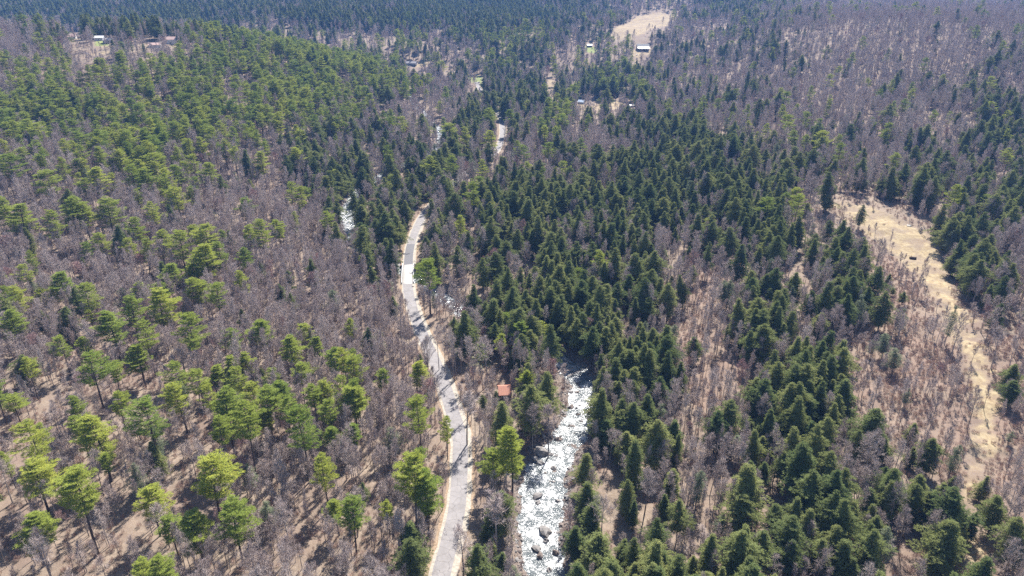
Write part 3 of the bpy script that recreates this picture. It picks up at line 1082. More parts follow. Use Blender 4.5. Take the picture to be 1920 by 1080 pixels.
def blocks(x, y, z, h, rad, slack=0.6):
    """does a crown here hide something the photograph shows?"""
    out = np.zeros(x.shape, bool)
    for f in (.3, .5, .75, .97):
        px, py, dep = project(x, y, z + h * f)
        rp = rad * FPX / dep * slack * (1.1 - .5 * f)
        for s in range(0, len(x), 20000):
            sl = slice(s, s + 20000)
            d = np.hypot(px[sl, None] - KEEP[None, :, 0], py[sl, None] - KEEP[None, :, 1])
            out[sl] |= (d < KEEP[None, :, 2] * .9 + rp[sl, None]).any(1)
    return out


def scatter(cell0, cell1, seed, ymin=70, ymax=2750):
    """jittered rows; cell size grows with distance"""
    g = np.random.default_rng(seed)
    xs, ys = [], []
    y = ymin
    while y < ymax:
        f = min(1, max(0, (y - 500) / 1500))
        c = (cell0 * (1 - f) + cell1 * f) * float(stature(y))
        half = .84 * y + 70
        n = int(2 * half / c)
        xx = (np.arange(n) + g.random(n)) * c - half
        xs.append(xx)
        ys.append(np.full(n, y) + g.random(n) * c)
        y += c
    return np.concatenate(xs), np.concatenate(ys)


def hidden(x, y, z):
    """far behind a ridge: never seen, left out"""
    out = np.zeros(x.shape, bool)
    dz = (z + 24) - (CAM_H + 25)
    for f in np.linspace(.25, .93, 12):
        out |= smooth_h(x * f, y * f) > CAM_H + 25 + dz * f + 6
    return out


def occupied_filter(x, y, occ, dist):
    """drop points nearer than dist to points in occ (grid hash)"""
    if not len(occ):
        return np.ones(x.shape, bool)
    from collections import defaultdict
    hsh = defaultdict(list)
    for ox, oy in occ:
        hsh[(int(ox // dist), int(oy // dist))].append((ox, oy))
    keep = np.ones(x.shape, bool)
    d2 = dist * dist
    for i, (a, b) in enumerate(zip(x.tolist(), y.tolist())):
        ca, cb = int(a // dist), int(b // dist)
        for u_ in (-1, 0, 1):
            for v_ in (-1, 0, 1):
                for ox, oy in hsh.get((ca + u_, cb + v_), ()):
                    if (ox - a) ** 2 + (oy - b) ** 2 < d2:
                        keep[i] = False
    return keep


clump = lambda x, y, s, sd: vnoise(x / s, y / s, sd)


def grow(kind, col, protos, cell0, cell1, seed, hh, rad, slack, occ_list, occ_d, size_rng, block_p=1.0, clumpy=0.0):
    x, y = scatter(cell0, cell1, seed)
    z = smooth_h(x, y)
    st_ = stature(y)
    px, py, dep = project(x, y, z + hh * .55 * st_)
    pr = mix_at(px, py)[:, col]
    if kind == 'pine':
        pr = np.where((y < 430) & (px > 1130), 0, pr)
        pr = np.where((y > 1215) & (px < 740), pr * .06, pr)
    if kind == 'hemlock':
        pr = np.where((y > 1560) & (px < 760), np.maximum(pr, .7), pr)
        pr = np.where((y > 1180) & (y <= 1560) & (px < 740), .16, pr)
    if kind == 'hemlock':
        pr = np.where(pr < .6, pr * (1 - .40 * sstep((y - 550) / 400)), pr * (1 - .12 * sstep((y - 550) / 400)))
    if clumpy:
        pr = pr * (1 - clumpy + 2 * clumpy * sstep((clump(x / (1 + y / 1200), y / (1 + y / 1200), 24, seed) - .3) / .4))
    ok = NR.random(len(x)) < pr
    x, y, z = x[ok], y[ok], z[ok]
    ok = ~hidden(x, y, z)
    x, y, z = x[ok], y[ok], z[ok]
    # trunks stay off the road, the water and the open track
    d1, _ = line_dist(ROAD, x, y)
    d2, i2 = line_dist(RIVER, x, y)
    d3, i3 = line_dist(TRACK, x, y)
    ok = (d1 > np.where(y > 650, 4.0, 5.2)) & (d2 > RIVER[i2, 2] * .5 + np.where(y > 550, -.5, 1.2)) & (d3 > TRACK[i3, 2] * .5 + .5)
    for P in STRAW + GREEN[:3]:
        ok &= ~in_poly(P, x, y)
    x, y, z = x[ok], y[ok], z[ok]
    b = blocks(x, y, z, hh * stature(y), rad * stature(y), slack) & (NR.random(len(x)) < block_p)
    x, y, z = x[~b], y[~b], z[~b]
    ok = occupied_filter(x, y, occ_list, occ_d)
    x, y = x[ok], y[ok]
    for a, c in zip(x, y):
        s = R.uniform(*size_rng) * float(stature(c))
        placed.append((kind, float(a), float(c), R.uniform(0, 6.28), s * (R.uniform(.72, 1.0) if kind == 'bare' else R.uniform(.85, 1.2)), s, R.randrange(len(protos)), 0))
    return list(zip(x.tolist(), y.tolist()))


hand = [(p[1], p[2]) for p in placed]
o_p = grow('pine', 0, PINES, 7.0, 8.2, 101, 25, 5, .9, hand, 7.0, (.6, 1.08), 1.0, .40)
o_h = grow('hemlock', 1, HEMS, 5.2, 7.0, 102, 20, 4.4, .75, hand + o_p, 4.0, (.45, 1.25), 1.0, .75)
o_o = grow('thin', 3, OLIVES, 6.5, 7.5, 103, 15, 3, .6, hand, 3, (.5, 1.0))
solid = hand + o_p + o_h
o_b = grow('bare', 2, BARES, 5.6, 7.4, 104, 16, 3, .55, solid, 2.6, (.55, 1.12), .93, .15)
o_r = grow('budding', 5, REDS, 6.0, 7.0, 105, 15, 3, .5, solid, 2.2, (.5, 1.0), .95)


def low_scatter(kind, protos, cell, seed, prob, ymax, srange, off_track=True):
    x, y = scatter(cell, cell * 1.6, seed, ymax=ymax)
    z = smooth_h(x, y)
    px, py, dep = project(x, y, z + 1)
    m = mix_at(px, py)
    p_ = m[:, 4] * prob[0] + m[:, 2] * prob[1] + m[:, 1] * prob[2]
    p_ = p_ * (.55 + 1.1 * sstep((clump(x, y, 13, seed) - .25) / .45))
    ok = NR.random(len(x)) < p_
    x, y = x[ok], y[ok]
    d1, _ = line_dist(ROAD, x, y)
    d2, i2 = line_dist(RIVER, x, y)
    d3, i3 = line_dist(TRACK, x, y)
    ok = (d1 > 4.6) & (d2 > RIVER[i2, 2] * .5 + 1.5) & ((d3 > TRACK[i3, 2] * .5 + NR.normal(0, 2.2, len(x))) | (NR.random(len(x)) < .05))
    for P in STRAW + GREEN[:3]:
        ok &= ~in_poly(P, x, y)
    x, y = x[ok], y[ok]
    return [(kind, float(a), float(c), R.uniform(0, 6.28), R.uniform(*srange), R.uniform(*srange), R.randrange(len(protos)), 0) for a, c in zip(x, y)]


shrubs = low_scatter('shrub', SHRUBS, 2.0, 201, (.95, .16, .10), 800, (.4, 1.25))
saps = low_scatter('sapling', SAPS, 3.4, 202, (.06, .44, .05), 1100, (.6, 1.3))
placed += saps

# heights at once
XY = np.array([(p[1], p[2]) for p in placed])
ZZ = height(XY[:, 0], XY[:, 1])
placed = [p[:3] + (float(z),) + p[3:] for p, z in zip(placed, ZZ)]

PROTOS = {'pine': PINES, 'hemlock': HEMS, 'thin': OLIVES, 'bare': BARES, 'budding': REDS, 'sapling': SAPS, 'shrub': SHRUBS}
NAMES = {'pine': 'pine_tree', 'hemlock': 'hemlock_tree', 'thin': 'thin_conifer', 'bare': 'bare_tree', 'budding': 'budding_maple', 'sapling': 'bare_sapling'}
FAR = {'pine': ('pine_forest', 'distant bright green pines covering the left hill and the valley floor'),
       'hemlock': ('hemlock_forest', 'dark evergreen forest receding up the valley to the far mountainside'),
       'thin': ('thin_conifer_woods', 'sparse grey green conifers mixed into the distant woods'),
       'bare': ('bare_hardwood_forest', 'leafless mauve grey hardwood forest over the slopes and valley'),
       'budding': ('budding_maple_woods', 'scattered reddish budding maples among the distant bare woods'),
       'sapling': ('sapling_woods', 'thin bare saplings filling the gaps between the bigger trees')}


def instancer(name, items, protos, label, wood_kind='stuff'):
    """one object that carries every remaining plant of a kind"""
    pc = bpy.data.collections.new(name + "_sources")
    for i, pr in enumerate(protos):
        ob = bpy.data.objects.new("%s_source_%02d" % (name, i), pr.whole)
        pc.objects.link(ob)
    n = len(items)
    me = bpy.data.meshes.new(name)
    me.vertices.add(n)
    me.vertices.foreach_set("co", np.array([(p[1], p[2], p[3]) for p in items], np.float32).ravel())
    a = me.attributes.new("rot", 'FLOAT_VECTOR', 'POINT')
    g = np.random.default_rng(n)
    rot = np.array([(0, 0, p[4]) for p in items], np.float32)
    rot[:, :2] = g.normal(0, .035, (n, 2))
    a.data.foreach_set("vector", rot.ravel())
    a = me.attributes.new("scl", 'FLOAT_VECTOR', 'POINT')
    a.data.foreach_set("vector", np.array([(p[5], p[5], p[6]) for p in items], np.float32).ravel())
    a = me.attributes.new("idx", 'INT', 'POINT')
    a.data.foreach_set("value", np.array([p[7] for p in items], np.int32))
    ob = link(name, me)
    ng = bpy.data.node_groups.new(name + "_nodes", 'GeometryNodeTree')
    ng.interface.new_socket("Geometry", in_out='INPUT', socket_type='NodeSocketGeometry')
    ng.interface.new_socket("Geometry", in_out='OUTPUT', socket_type='NodeSocketGeometry')
    gi, go = ng.nodes.new("NodeGroupInput"), ng.nodes.new("NodeGroupOutput")
    iop = ng.nodes.new("GeometryNodeInstanceOnPoints")
    ci = ng.nodes.new("GeometryNodeCollectionInfo")
    ci.inputs[0].default_value = pc
    ci.inputs["Separate Children"].default_value = True
    ci.inputs["Reset Children"].default_value = True

    def attr(nm, ty):
        k = ng.nodes.new("GeometryNodeInputNamedAttribute")
        k.data_type = ty
        k.inputs[0].default_value = nm
        return k.outputs[0]
    iop.inputs["Pick Instance"].default_value = True
    L_ = ng.links.new
    L_(gi.outputs[0], iop.inputs["Points"])
    L_(ci.outputs[0], iop.inputs["Instance"])
    L_(attr("idx", 'INT'), iop.inputs["Instance Index"])
    L_(attr("rot", 'FLOAT_VECTOR'), iop.inputs["Rotation"])
    L_(attr("scl", 'FLOAT_VECTOR'), iop.inputs["Scale"])
    L_(iop.outputs[0], go.inputs[0])
    md = ob.modifiers.new("plants", 'NODES')
    md.node_group = ng
    tag(ob, label, 'forest' if name != 'undergrowth' else 'undergrowth', kind='stuff')
    return ob


# ------------------------------------------------------------------ individual trees
def band(py):
    for lim, s in ((250, "near the far road bend"), (330, "below the far road bend"), (400, "level with the upper river bend"), (470, "level with the dark road patch"),
                   (540, "level with the road bridge"), (610, "just below the road bridge"), (680, "level with the small clearing"), (745, "level with the orange cabin roof"),
                   (810, "just below the orange cabin"), (870, "level with the narrow rapids"), (940, "level with the wide rapids"), (1010, "level with the midstream boulder")):
        if py < lim:
            return s
    return "at the near end of the road"


ORD = ["nearest", "second", "third", "fourth", "fifth", "sixth", "seventh", "eighth", "ninth", "tenth", "eleventh", "twelfth", "thirteenth", "fourteenth", "fifteenth", "sixteenth",
       "seventeenth", "eighteenth", "nineteenth", "twentieth"]


def side_of(p):
    """where a trunk stands: left woods, between road and river, right stand, clearing"""
    x, y = p[1], p[2]
    dR, iR = line_dist(ROAD, [x], [y])
    dV, iV = line_dist(RIVER, [x], [y])
    dT, iT = line_dist(TRACK, [x], [y])
    rx, vx, tx = ROAD[iR[0], 0], RIVER[iV[0], 0], TRACK[iT[0], 0]
    if y < 440:
        if x < rx:
            return "left"
        if x < vx:
            return "between"
        return "track" if dT[0] < 30 else "right"
    if x < min(rx, vx):
        return "left"
    if x < max(rx, vx):
        return "between"
    return "track" if dT[0] < 32 else "right"


inview, rest = {k: [] for k in NAMES}, {k: [] for k in NAMES}
for p in placed:
    pr = PROTOS[p[0]][p[7]]
    hh = pr.h * p[6]
    px, py, dep = project(p[1], p[2], p[3] + hh * .6)
    vis = -20 < px < 1940 and -20 < py < 1100
    big = hh / dep * (1.35 if p[-1] and p[0] != 'bare' else 1)
    (inview if vis else rest)[p[0]].append((big, px, py, p))
individuals = []
CAP = {'pine': 300, 'hemlock': 300, 'thin': 120, 'bare': 300, 'budding': 60, 'sapling': 0}
for k in NAMES:
    lst = sorted(inview[k], key=lambda q: -q[0])
    individuals += [(k,) + q for q in lst[:CAP[k]]]
    rest[k] += lst[CAP[k]:]

# ranks of trees to the left of the road / right of river, by band
ranked = {}
for q in individuals:
    k, big, px, py, p = q
    ranked.setdefault((k, side_of(p), band(py)), []).append(q)


def ordinal_label(k, side, bd, i, n, q):
    _, big, px, py, p = q
    pr = PROTOS[k][p[7]]
    hh = pr.h * p[6]
    wide = p[5] * pr.rad * 2
    size = ("tall" if hh > 22 else "medium" if hh > 13 else "small")
    adj = {'pine': "bright green pine", 'hemlock': "dark hemlock", 'thin': "thin conifer", 'bare': "bare hardwood", 'budding': "reddish budding maple"}[k]
    if i < 20:
        rel = {"left": "left of the road", "between": "right of the road", "right": "right of the river", "track": "by the grass track"}[side]
        return "%s %s, %s %s %s" % (size, adj, ORD[i], rel, bd)
    rel = {"left": "far left", "between": "far right of road", "right": "far right", "track": "along the track"}[side]
    if n - 1 - i < 20 and side != "between":
        return "%s %s, %s from the %s frame edge %s" % (size, adj, ORD[n - 1 - i], "left" if side == "left" else "right", bd)
    rel += " by the frame edge" if (px < 300 or px > 1620) else ""
    return "%s %s %s %s" % (size, adj, rel, bd)


GROUPS = {'pine': 'bright green pines', 'hemlock': 'dark green hemlocks', 'thin': 'thin grey green conifers', 'bare': 'leafless hardwoods', 'budding': 'reddish budding maples'}
CATS = {'pine': 'pine tree', 'hemlock': 'hemlock tree', 'thin': 'conifer', 'bare': 'bare tree', 'budding': 'maple tree'}
for (k, side, bd), lst in ranked.items():
    lst.sort(key=lambda q: -q[2] if side == "left" else q[2])
    for i, q in enumerate(lst):
        p = q[4]
        pr = PROTOS[k][p[7]]
        e = bpy.data.objects.new(NAMES[k], None)
        e.location = (p[1], p[2], p[3])
        e.rotation_euler = (R.gauss(0, .03), R.gauss(0, .03), p[4])
        e.scale = (p[5], p[5], p[6])
        e.empty_display_size = .5
        COL.objects.link(e)
        tag(e, ordinal_label(k, side, bd, i, len(lst), q), CATS[k], GROUPS[k])
        link("trunk", pr.trunk, e)
        link("crown", pr.crown, e)
for k in NAMES:
    items = [q[3] for q in rest[k]]
    if items:
        instancer(FAR[k][0], items, PROTOS[k], FAR[k][1])
sxy = np.array([(s[1], s[2]) for s in shrubs])
sz_ = height(sxy[:, 0], sxy[:, 1])
instancer('undergrowth', [s[:3] + (float(z),) + s[3:] for s, z in zip(shrubs, sz_)], SHRUBS, 'brown leafless brush growing over clearings and under the trees')
print("COUNTS", {k: (len(inview[k]), len(rest[k])) for k in NAMES}, "shrubs", len(shrubs), "protos", {k: v[0].n for k, v in PROTOS.items()})


# ------------------------------------------------------------------ bridge
T_ = np.gradient(ROAD[:, :2], axis=0)
T_ /= np.linalg.norm(T_, axis=1)[:, None]
N_ = np.stack([T_[:, 1], -T_[:, 0]], -1)
mid = (i_c + i_a) // 2
br = bpy.data.objects.new("road_bridge", None)
br.location = (ROAD[mid, 0], ROAD[mid, 1], ROAD_Z[mid] - .7)
COL.objects.link(br)
tag(br, "pale concrete road bridge with steel guard rails crossing the river", "bridge")
org = np.array([ROAD[mid, 0], ROAD[mid, 1], ROAD_Z[mid] - .7])


def local_mesh(me):
    for v in me.vertices:
        v.co = Vector((v.co.x - org[0], v.co.y - org[1], v.co.z - org[2]))
    me.update()
    return me


link("deck", local_mesh(ribbon(ROAD, zz, [-3.7, -3.7, 0, 3.7, 3.7, 0, -3.7], [-.75, .03, .06, .03, -.75, -.75, -.75], "deck", M_CONCRETE, i_c, i_a + 1)), br)
for sgn in (-1, 1):
    mb = MB()
    for i in range(i_c, i_a):
        p = [Vector((ROAD[j, 0] + N_[j, 0] * 3.55 * sgn - org[0], ROAD[j, 1] + N_[j, 1] * 3.55 * sgn - org[1], ROAD_Z[j] + .95 - org[2])) for j in (i, i + 1)]
        mb.tube(p[0], p[1], .17, .17, 6)
        mb.tube(p[0] - Vector((0, 0, .42)), p[1] - Vector((0, 0, .42)), .09, .09, 5)
    link("guard_rail", mb.mesh("guard_rail", M_METAL), br)
    for i in range(i_c, i_a + 1, 2):
        mb = MB()
        mb.box((ROAD[i, 0] + N_[i, 0] * 3.55 * sgn - org[0], ROAD[i, 1] + N_[i, 1] * 3.55 * sgn - org[1], ROAD_Z[i] + .5 - org[2]), (.18, .18, 1.0))
        link("rail_post", mb.mesh("rail_post", M_METAL), br)
for i in (i_c, i_a):
    mb = MB()
    ang = math.atan2(T_[i, 1], T_[i, 0])
    mb.box((ROAD[i, 0] - org[0], ROAD[i, 1] - org[1], ROAD_Z[i] - 2.3 - org[2]), (1.2, 7.6, 3.2), rz=ang)
    link("abutment", mb.mesh("abutment", M_CONCRETE), br)

# ------------------------------------------------------------------ boulders, stones, logs
def rock_mesh(seed, mat):
    import bmesh
    bm = bmesh.new()
    bmesh.ops.create_icosphere(bm, subdivisions=2, radius=1)
    o_ = Vector((seed * 7.3, seed * 3.1, 0))
    sc_ = Vector((R.uniform(.8, 1.3), R.uniform(.75, 1.1), R.uniform(.5, .8)))
    for v in bm.verts:
        n_ = mnoise.noise(v.co * 1.3 + o_) * .55 + mnoise.noise(v.co * 3 + o_) * .2
        v.co = Vector((v.co.x * sc_.x, v.co.y * sc_.y, v.co.z * sc_.z)) * (1 + n_)
    me = bpy.data.meshes.new("boulder")
    bm.to_mesh(me)
    bm.free()
    me.materials.append(mat)
    return me


ROCKS = [rock_mesh(k, M_ROCK if k % 2 else M_ROCK2) for k in range(9)]
NAMED = [(1012, 850, 2.2, "largest brown boulder at the left edge of the rapids"), (1023, 998, 1.9, "reddish boulder standing midstream in the near rapids"),
         (1007, 931, 1.5, "dark wet boulder near the left side of the wide rapids"), (1013, 868, 1.4, "black boulder just below the largest brown boulder"),
         (1008, 943, 1.1, "smaller dark rock touching the boulder left in the wide rapids"), (1038, 879, 1.3, "flat pale rock midstream below the narrow bend"),
         (1007, 1030, 1.3, "grey rock in the left shallows at the near end of the river"), (1024, 1015, 1.0, "low rock just downstream of the reddish midstream boulder"),
         (1012, 1043, 1.2, "brown rock near the left bank at the near river end"), (1042, 1037, 1.1, "brown rock near the right bank at the near river end"),
         (1003, 862, 1.2, "brown rock on the left bank beside the black boulder"), (1028, 819, 1.3, "dark rock tucked against the left bank above the rapids"),
         (1018, 826, 1.1, "squat rock on the stony left bank above the rapids"), (1030, 1068, 1.0, "half drowned rock at the very near end of the river"),
         (1052, 985, 1.0, "rounded rock by the right bank of the wide rapids"), (1046, 940, .9, "rounded rock off the right bank below the gravel bar")]
for px_, py_, sz1, lab in NAMED:
    x, y, _ = on_ground(px_, py_, -1.9)
    dV, iV = line_dist(RIVER, [x], [y])
    z = max(hpt(x, y), RIVER_Z[iV[0]] - .1)
    o = link("boulder", R.choice(ROCKS), None, (x, y, z + .15 * sz1), R.uniform(0, 6))
    o.scale = (sz1, sz1, sz1)
    tag(o, lab, "boulder", "boulders in and along the river")
nb = 0
for _try in range(4000):
    if nb >= 280:
        break
    i = R.randrange(int(len(RIVER) * .10), int(len(RIVER) * .45))
    w = RIVER[i, 2] / 2
    f = R.uniform(-1.25, 1.25)
    tn = RIVER[min(i + 1, len(RIVER) - 1), :2] - RIVER[i - 1, :2]
    tn /= np.linalg.norm(tn)
    x, y = RIVER[i, 0] + tn[1] * w * f, RIVER[i, 1] - tn[0] * w * f
    if y < 120 or y > 900:
        continue
    s1 = R.choice((.45, .5, .6, .7, .8, .9, 1.1, 1.35)) * (1.0 if abs(f) > .6 else .85)
    z = max(hpt(x, y), RIVER_Z[i] - .25) + .05
    o = link("boulder", R.choice(ROCKS), None, (x, y, z), R.uniform(0, 6))
    o.scale = (s1 * R.uniform(.8, 1.3), s1, s1 * R.uniform(.8, 1.1))
    pxx, pyy, _ = project(x, y, z)
    wh = "in the water" if abs(f) < .85 else "on the stony left bank" if pxx < project(RIVER[i, 0], RIVER[i, 1], z)[0] else "on the stony right bank"
    tag(o, "%s river rock %s %s" % ("small" if s1 < .7 else "larger", wh, band(float(pyy))), "boulder", "boulders in and along the river")
    nb += 1
# cobbles nobody could count
items = []
for i in range(int(len(RIVER) * .04), int(len(RIVER) * .6)):
    tn = RIVER[min(i + 1, len(RIVER) - 1), :2] - RIVER[i - 1, :2]
    tn = tn / np.linalg.norm(tn)
    for _ in range(26):
        sg = R.choice((-1, 1))
        w = RIVER[i, 2] / 2 * R.uniform(.45, 1.0) + abs(R.gauss(0, 2.4))
        x, y = RIVER[i, 0] + tn[1] * w * sg + R.gauss(0, .8), RIVER[i, 1] - tn[0] * w * sg + R.gauss(0, .8)
        s1 = R.choice((.15, .2, .25, .3, .35, .45, .6))
        items.append(['c', x, y, 0.0, R.uniform(0, 6), s1 * R.uniform(.9, 1.4), s1, R.randrange(9)])
hz_ = height(np.array([q[1] for q in items]), np.array([q[2] for q in items]))


class RP:
    def __init__(self, me):
        self.whole = me


for q, z in zip(items, hz_):
    q[3] = float(z)
cob = instancer("cobbles", items, [RP(m_) for m_ in ROCKS], "grey and brown cobbles strewn along both river banks")
cob["category"] = "cobbles"


def log(name, x0, y0, x1, y1, r, mat, label, cat, group=None, lift=.2, z0=None, z1=None, stubs=4):
    a = Vector((x0, y0, (hpt(x0, y0) if z0 is None else z0) + lift))
    b = Vector((x1, y1, (hpt(x1, y1) if z1 is None else z1) + lift))
    mb = MB()
    o_ = a.copy()
    a, b = a - o_, b - o_
    md_ = (a + b) / 2 + Vector((R.gauss(0, .15), R.gauss(0, .15), .08))
    mb.tube(a, md_, r, r * .75, 7, cap=True)
    mb.tube(md_, b, r * .75, r * .3, 7, cap=True)
    for _ in range(stubs):
        t = R.uniform(.35, .95)
        p = a.lerp(b, t)
        mb.tube(p, p + Vector((R.gauss(0, .8), R.gauss(0, .8), R.uniform(.2, 1.1))), r * .3, .02, 3)
    o = link(name, mb.mesh(name, mat), None, o_)
    tag(o, label, cat, group)
    return o


for (p, q, lab) in (((1046, 694), (1068, 670), "bleached driftwood trunk lying across the left side of the river bend"),
                    ((1052, 698), (1088, 678), "longest driftwood trunk reaching over the water at the river bend"),
                    ((1058, 690), (1062, 668), "short steep driftwood log leaning in the river bend log jam"),
                    ((1064, 702), (1094, 690), "lowest driftwood log of the jam, half in the white water")):
    x0, y0, _ = on_ground(*p)
    x1, y1, _ = on_ground(*q)
    iV = line_dist(RIVER, [x0], [y0])[1][0]
    log("driftwood_log", x0, y0, x1, y1, .34, M_LOG, lab, "log", "driftwood logs jammed at the river bend", .55, RIVER_Z[iV] + .1, RIVER_Z[iV] + .3)
for k in range(46):
    px_, py_ = (R.uniform(20, 620), R.uniform(560, 1060)) if k < 30 else (R.uniform(1290, 1900), R.uniform(560, 1060))
    x, y, t = on_ground(px_, py_)
    a_ = R.uniform(0, 6.28)
    l_ = R.uniform(5, 12)
    if line_dist(ROAD, [x], [y])[0][0] < 14 or line_dist(TRACK, [x], [y])[0][0] < 9 or line_dist(RIVER, [x], [y])[0][0] < 20:
        continue
    log("fallen_log", x, y, x + math.cos(a_) * l_, y + math.sin(a_) * l_, R.uniform(.14, .24), M_LOG,
        "%s trunk fallen %s, %s" % ("long grey" if l_ > 8.5 else "short grey", "left of the road" if px_ < 800 else "right of the river", band(py_)), "log", "fallen trunks on the forest floor")

# ------------------------------------------------------------------ buildings
def wallmat(n_, c_):
    return plain_mat(n_, c_, .85, .25, .12, .9, .1)


M_GLASS = plain_mat("window_glass", (0.05, 0.06, 0.07), .1, .6, .1, .5, 0)
M_DOOR = plain_mat("dark_door", (0.10, 0.07, 0.05), .6)
M_TRIM = plain_mat("white_trim", (0.62, 0.61, 0.58), .6)


def house(name, label, cat, px_, py_, L_, W_, H_, pitch, rz, wall_m, roof_m, chimney=False, windows=4, lean=None, group=None, over=.45):
    """gabled house, ridge along local X; front faces -Y before rotation"""
    x, y, _ = on_ground(px_, py_)
    z = hpt(x, y) + .1
    e = bpy.data.objects.new(name, None)
    e.location = (x, y, z)
    e.rotation_euler = (0, 0, rz)
    COL.objects.link(e)
    tag(e, label, cat, group)
    rise = math.tan(math.radians(pitch)) * W_ / 2
    mb = MB()
    hx, hy = L_ / 2, W_ / 2
    mb.face([(-hx, -hy, -1), (hx, -hy, -1), (hx, -hy, H_), (-hx, -hy, H_)])
    mb.face([(hx, hy, -1), (-hx, hy, -1), (-hx, hy, H_), (hx, hy, H_)])
    mb.face([(hx, -hy, -1), (hx, hy, -1), (hx, hy, H_), (hx, 0, H_ + rise - .03), (hx, -hy, H_)])
    mb.face([(-hx, hy, -1), (-hx, -hy, -1), (-hx, -hy, H_), (-hx, 0, H_ + rise - .03), (-hx, hy, H_)])
    link("wall", mb.mesh("wall", wall_m), e)
    mb = MB()
    th = .18
    k = (hy + over) / hy
    for sg in (-1, 1):
        a = [(-hx - over, 0, H_ + rise), (hx + over, 0, H_ + rise), (hx + over, sg * hy * k, H_ + rise - rise * k), (-hx - over, sg * hy * k, H_ + rise - rise * k)]
        b_ = [(p[0], p[1], p[2] + th) for p in a]
        mb.face(b_ if sg < 0 else b_[::-1])
        mb.face(a[::-1] if sg < 0 else a)
        for i in range(4):
            j = (i + 1) % 4
            mb.face([a[i], a[j], b_[j], b_[i]])
    # standing seams
    n_ = int(L_ / .9)
    for i in range(n_ + 1):
        xx = -hx + L_ * i / n_
        for sg in (-1, 1):
            mb.tube((xx, 0, H_ + rise + th), (xx, sg * hy * k, H_ + rise - rise * k + th), .04, .04, 4)
    rf = link("roof", mb.mesh("roof", roof_m), e)
    if chimney:
        mb = MB()
        mb.box((hx * .4, hy * .25, H_ + rise + .3), (.8, .8, 2.0))
        link("chimney", mb.mesh("chimney", M_ROCK), rf)
    mb = MB()
    mb.box((0, -hy - .04, 1.0), (1.0, .10, 2.1))
    link("door", mb.mesh("door", M_DOOR), e)
    for i in range(windows):
        xx = -hx + L_ * (i + .5) / windows
        if abs(xx) < 1.0:
            xx += 1.4
        mb = MB()
        mb.box((xx, -hy - .03, H_ * .58), (1.3, .10, 1.2))
        f_ = link("window", mb.mesh("window", M_TRIM), e)
        mb = MB()
        mb.box((xx, -hy - .09, H_ * .58), (1.05, .04, .95))
        link("pane", mb.mesh("pane", M_GLASS), f_)
    if lean:
        dep_, hl, m_ = lean
        mb = MB()
        a = [(-hx, -hy - .02, H_ - .1), (hx, -hy - .02, H_ - .1), (hx, -hy - dep_, hl), (-hx, -hy - dep_, hl)]
        b_ = [(p[0], p[1], p[2] + .15) for p in a]
        mb.face(b_[::-1])
        mb.face(a)
        for i in range(4):
            mb.face([a[i], a[(i + 1) % 4], b_[(i + 1) % 4], b_[i]])
        link("porch_roof", mb.mesh("porch_roof", m_), e)
        for i in range(4):
            mb = MB()
            mb.box((-hx + .3 + (L_ - .6) * i / 3, -hy - dep_ + .3, hl / 2 - .5), (.25, .25, hl + 1))
            link("porch_post", mb.mesh("porch_post", M_TRIM), e)
    return e


W_BROWN, W_GREY, W_WHITE, W_TAN = wallmat("brown_boards", (0.14, 0.095, 0.07)), wallmat("grey_boards", (0.26, 0.25, 0.25)), wallmat("white_boards", (0.60, 0.59, 0.57)), wallmat("tan_boards", (0.38, 0.31, 0.24))
R_ORANGE = plain_mat("terracotta_sheet", (0.40, 0.175, 0.115), .7, .4, .1, 1.2)
R_NAVY = plain_mat("dark_blue_metal", (0.035, 0.045, 0.075), .5, .4, .1, .5)
R_WHITE = plain_mat("white_metal", (0.68, 0.67, 0.68), .5, .4, .06, .5)
R_BLUE = plain_mat("pale_blue_metal", (0.38, 0.46, 0.58), .4, .5, .08, .5)
R_PINK = plain_mat("faded_pink_shingle", (0.48, 0.33, 0.29), .8, .3, .12, .8)
R_GREY = plain_mat("weathered_grey_shingle", (0.27, 0.255, 0.26), .85, .3, .15, .8)
house("cabin", "small cabin with a terracotta orange roof between road and river", "cabin", 946, 742, 4.8, 7.6, 2.6, 27, .10, W_BROWN, R_ORANGE, False, 2)
house("barn", "long barn with a dark roof and white porch roof below the hill field", "barn", 1205, 93, 24, 13, 5.5, 38, .0, W_BROWN, R_NAVY, False, 6, (8.5, 2.6, R_WHITE))
house("house", "small house with a pale blue metal roof beside the row of tall trunks", "house", 1090, 195, 9, 8.5, 3, 32, -.35, W_WHITE, R_BLUE, False, 3)
house("shed", "low white roofed shed almost hidden in trees right of the blue roof", "shed", 1184, 201, 8, 6, 2.4, 25, .5, W_GREY, R_WHITE, False, 2)
house("house", "small white roofed house at the edge of the green lawn", "house", 1105, 88, 10, 8, 3.4, 30, .1, W_BROWN, R_WHITE, False, 3)
house("shed", "dark little shed standing right of the green lawn", "shed", 1118, 90, 4.5, 5, 3, 30, .0, W_BROWN, R_GREY, False, 1)
house("house", "long low house with a weathered grey roof near the far road end", "house", 771, 122, 20, 10, 3, 28, -.12, W_GREY, R_GREY, True, 5)
house("house", "grey house partly behind pines, right of the long low house", "house", 805, 134, 12, 9, 3, 30, .2, W_GREY, R_GREY, False, 3)
house("house", "pink roofed house at the left end of the far village", "house", 136, 73, 12, 9, 3.4, 32, .15, W_WHITE, R_PINK, True, 4, group="far village houses")
house("house", "pink roofed house in the middle of the far village", "house", 163, 73, 13, 9, 3.4, 30, -.1, W_TAN, R_PINK, False, 4, group="far village houses")
house("house", "white roofed house right of the village lawns", "house", 188, 76, 12, 9, 3.2, 28, .1, W_WHITE, R_WHITE, False, 3, group="far village houses")
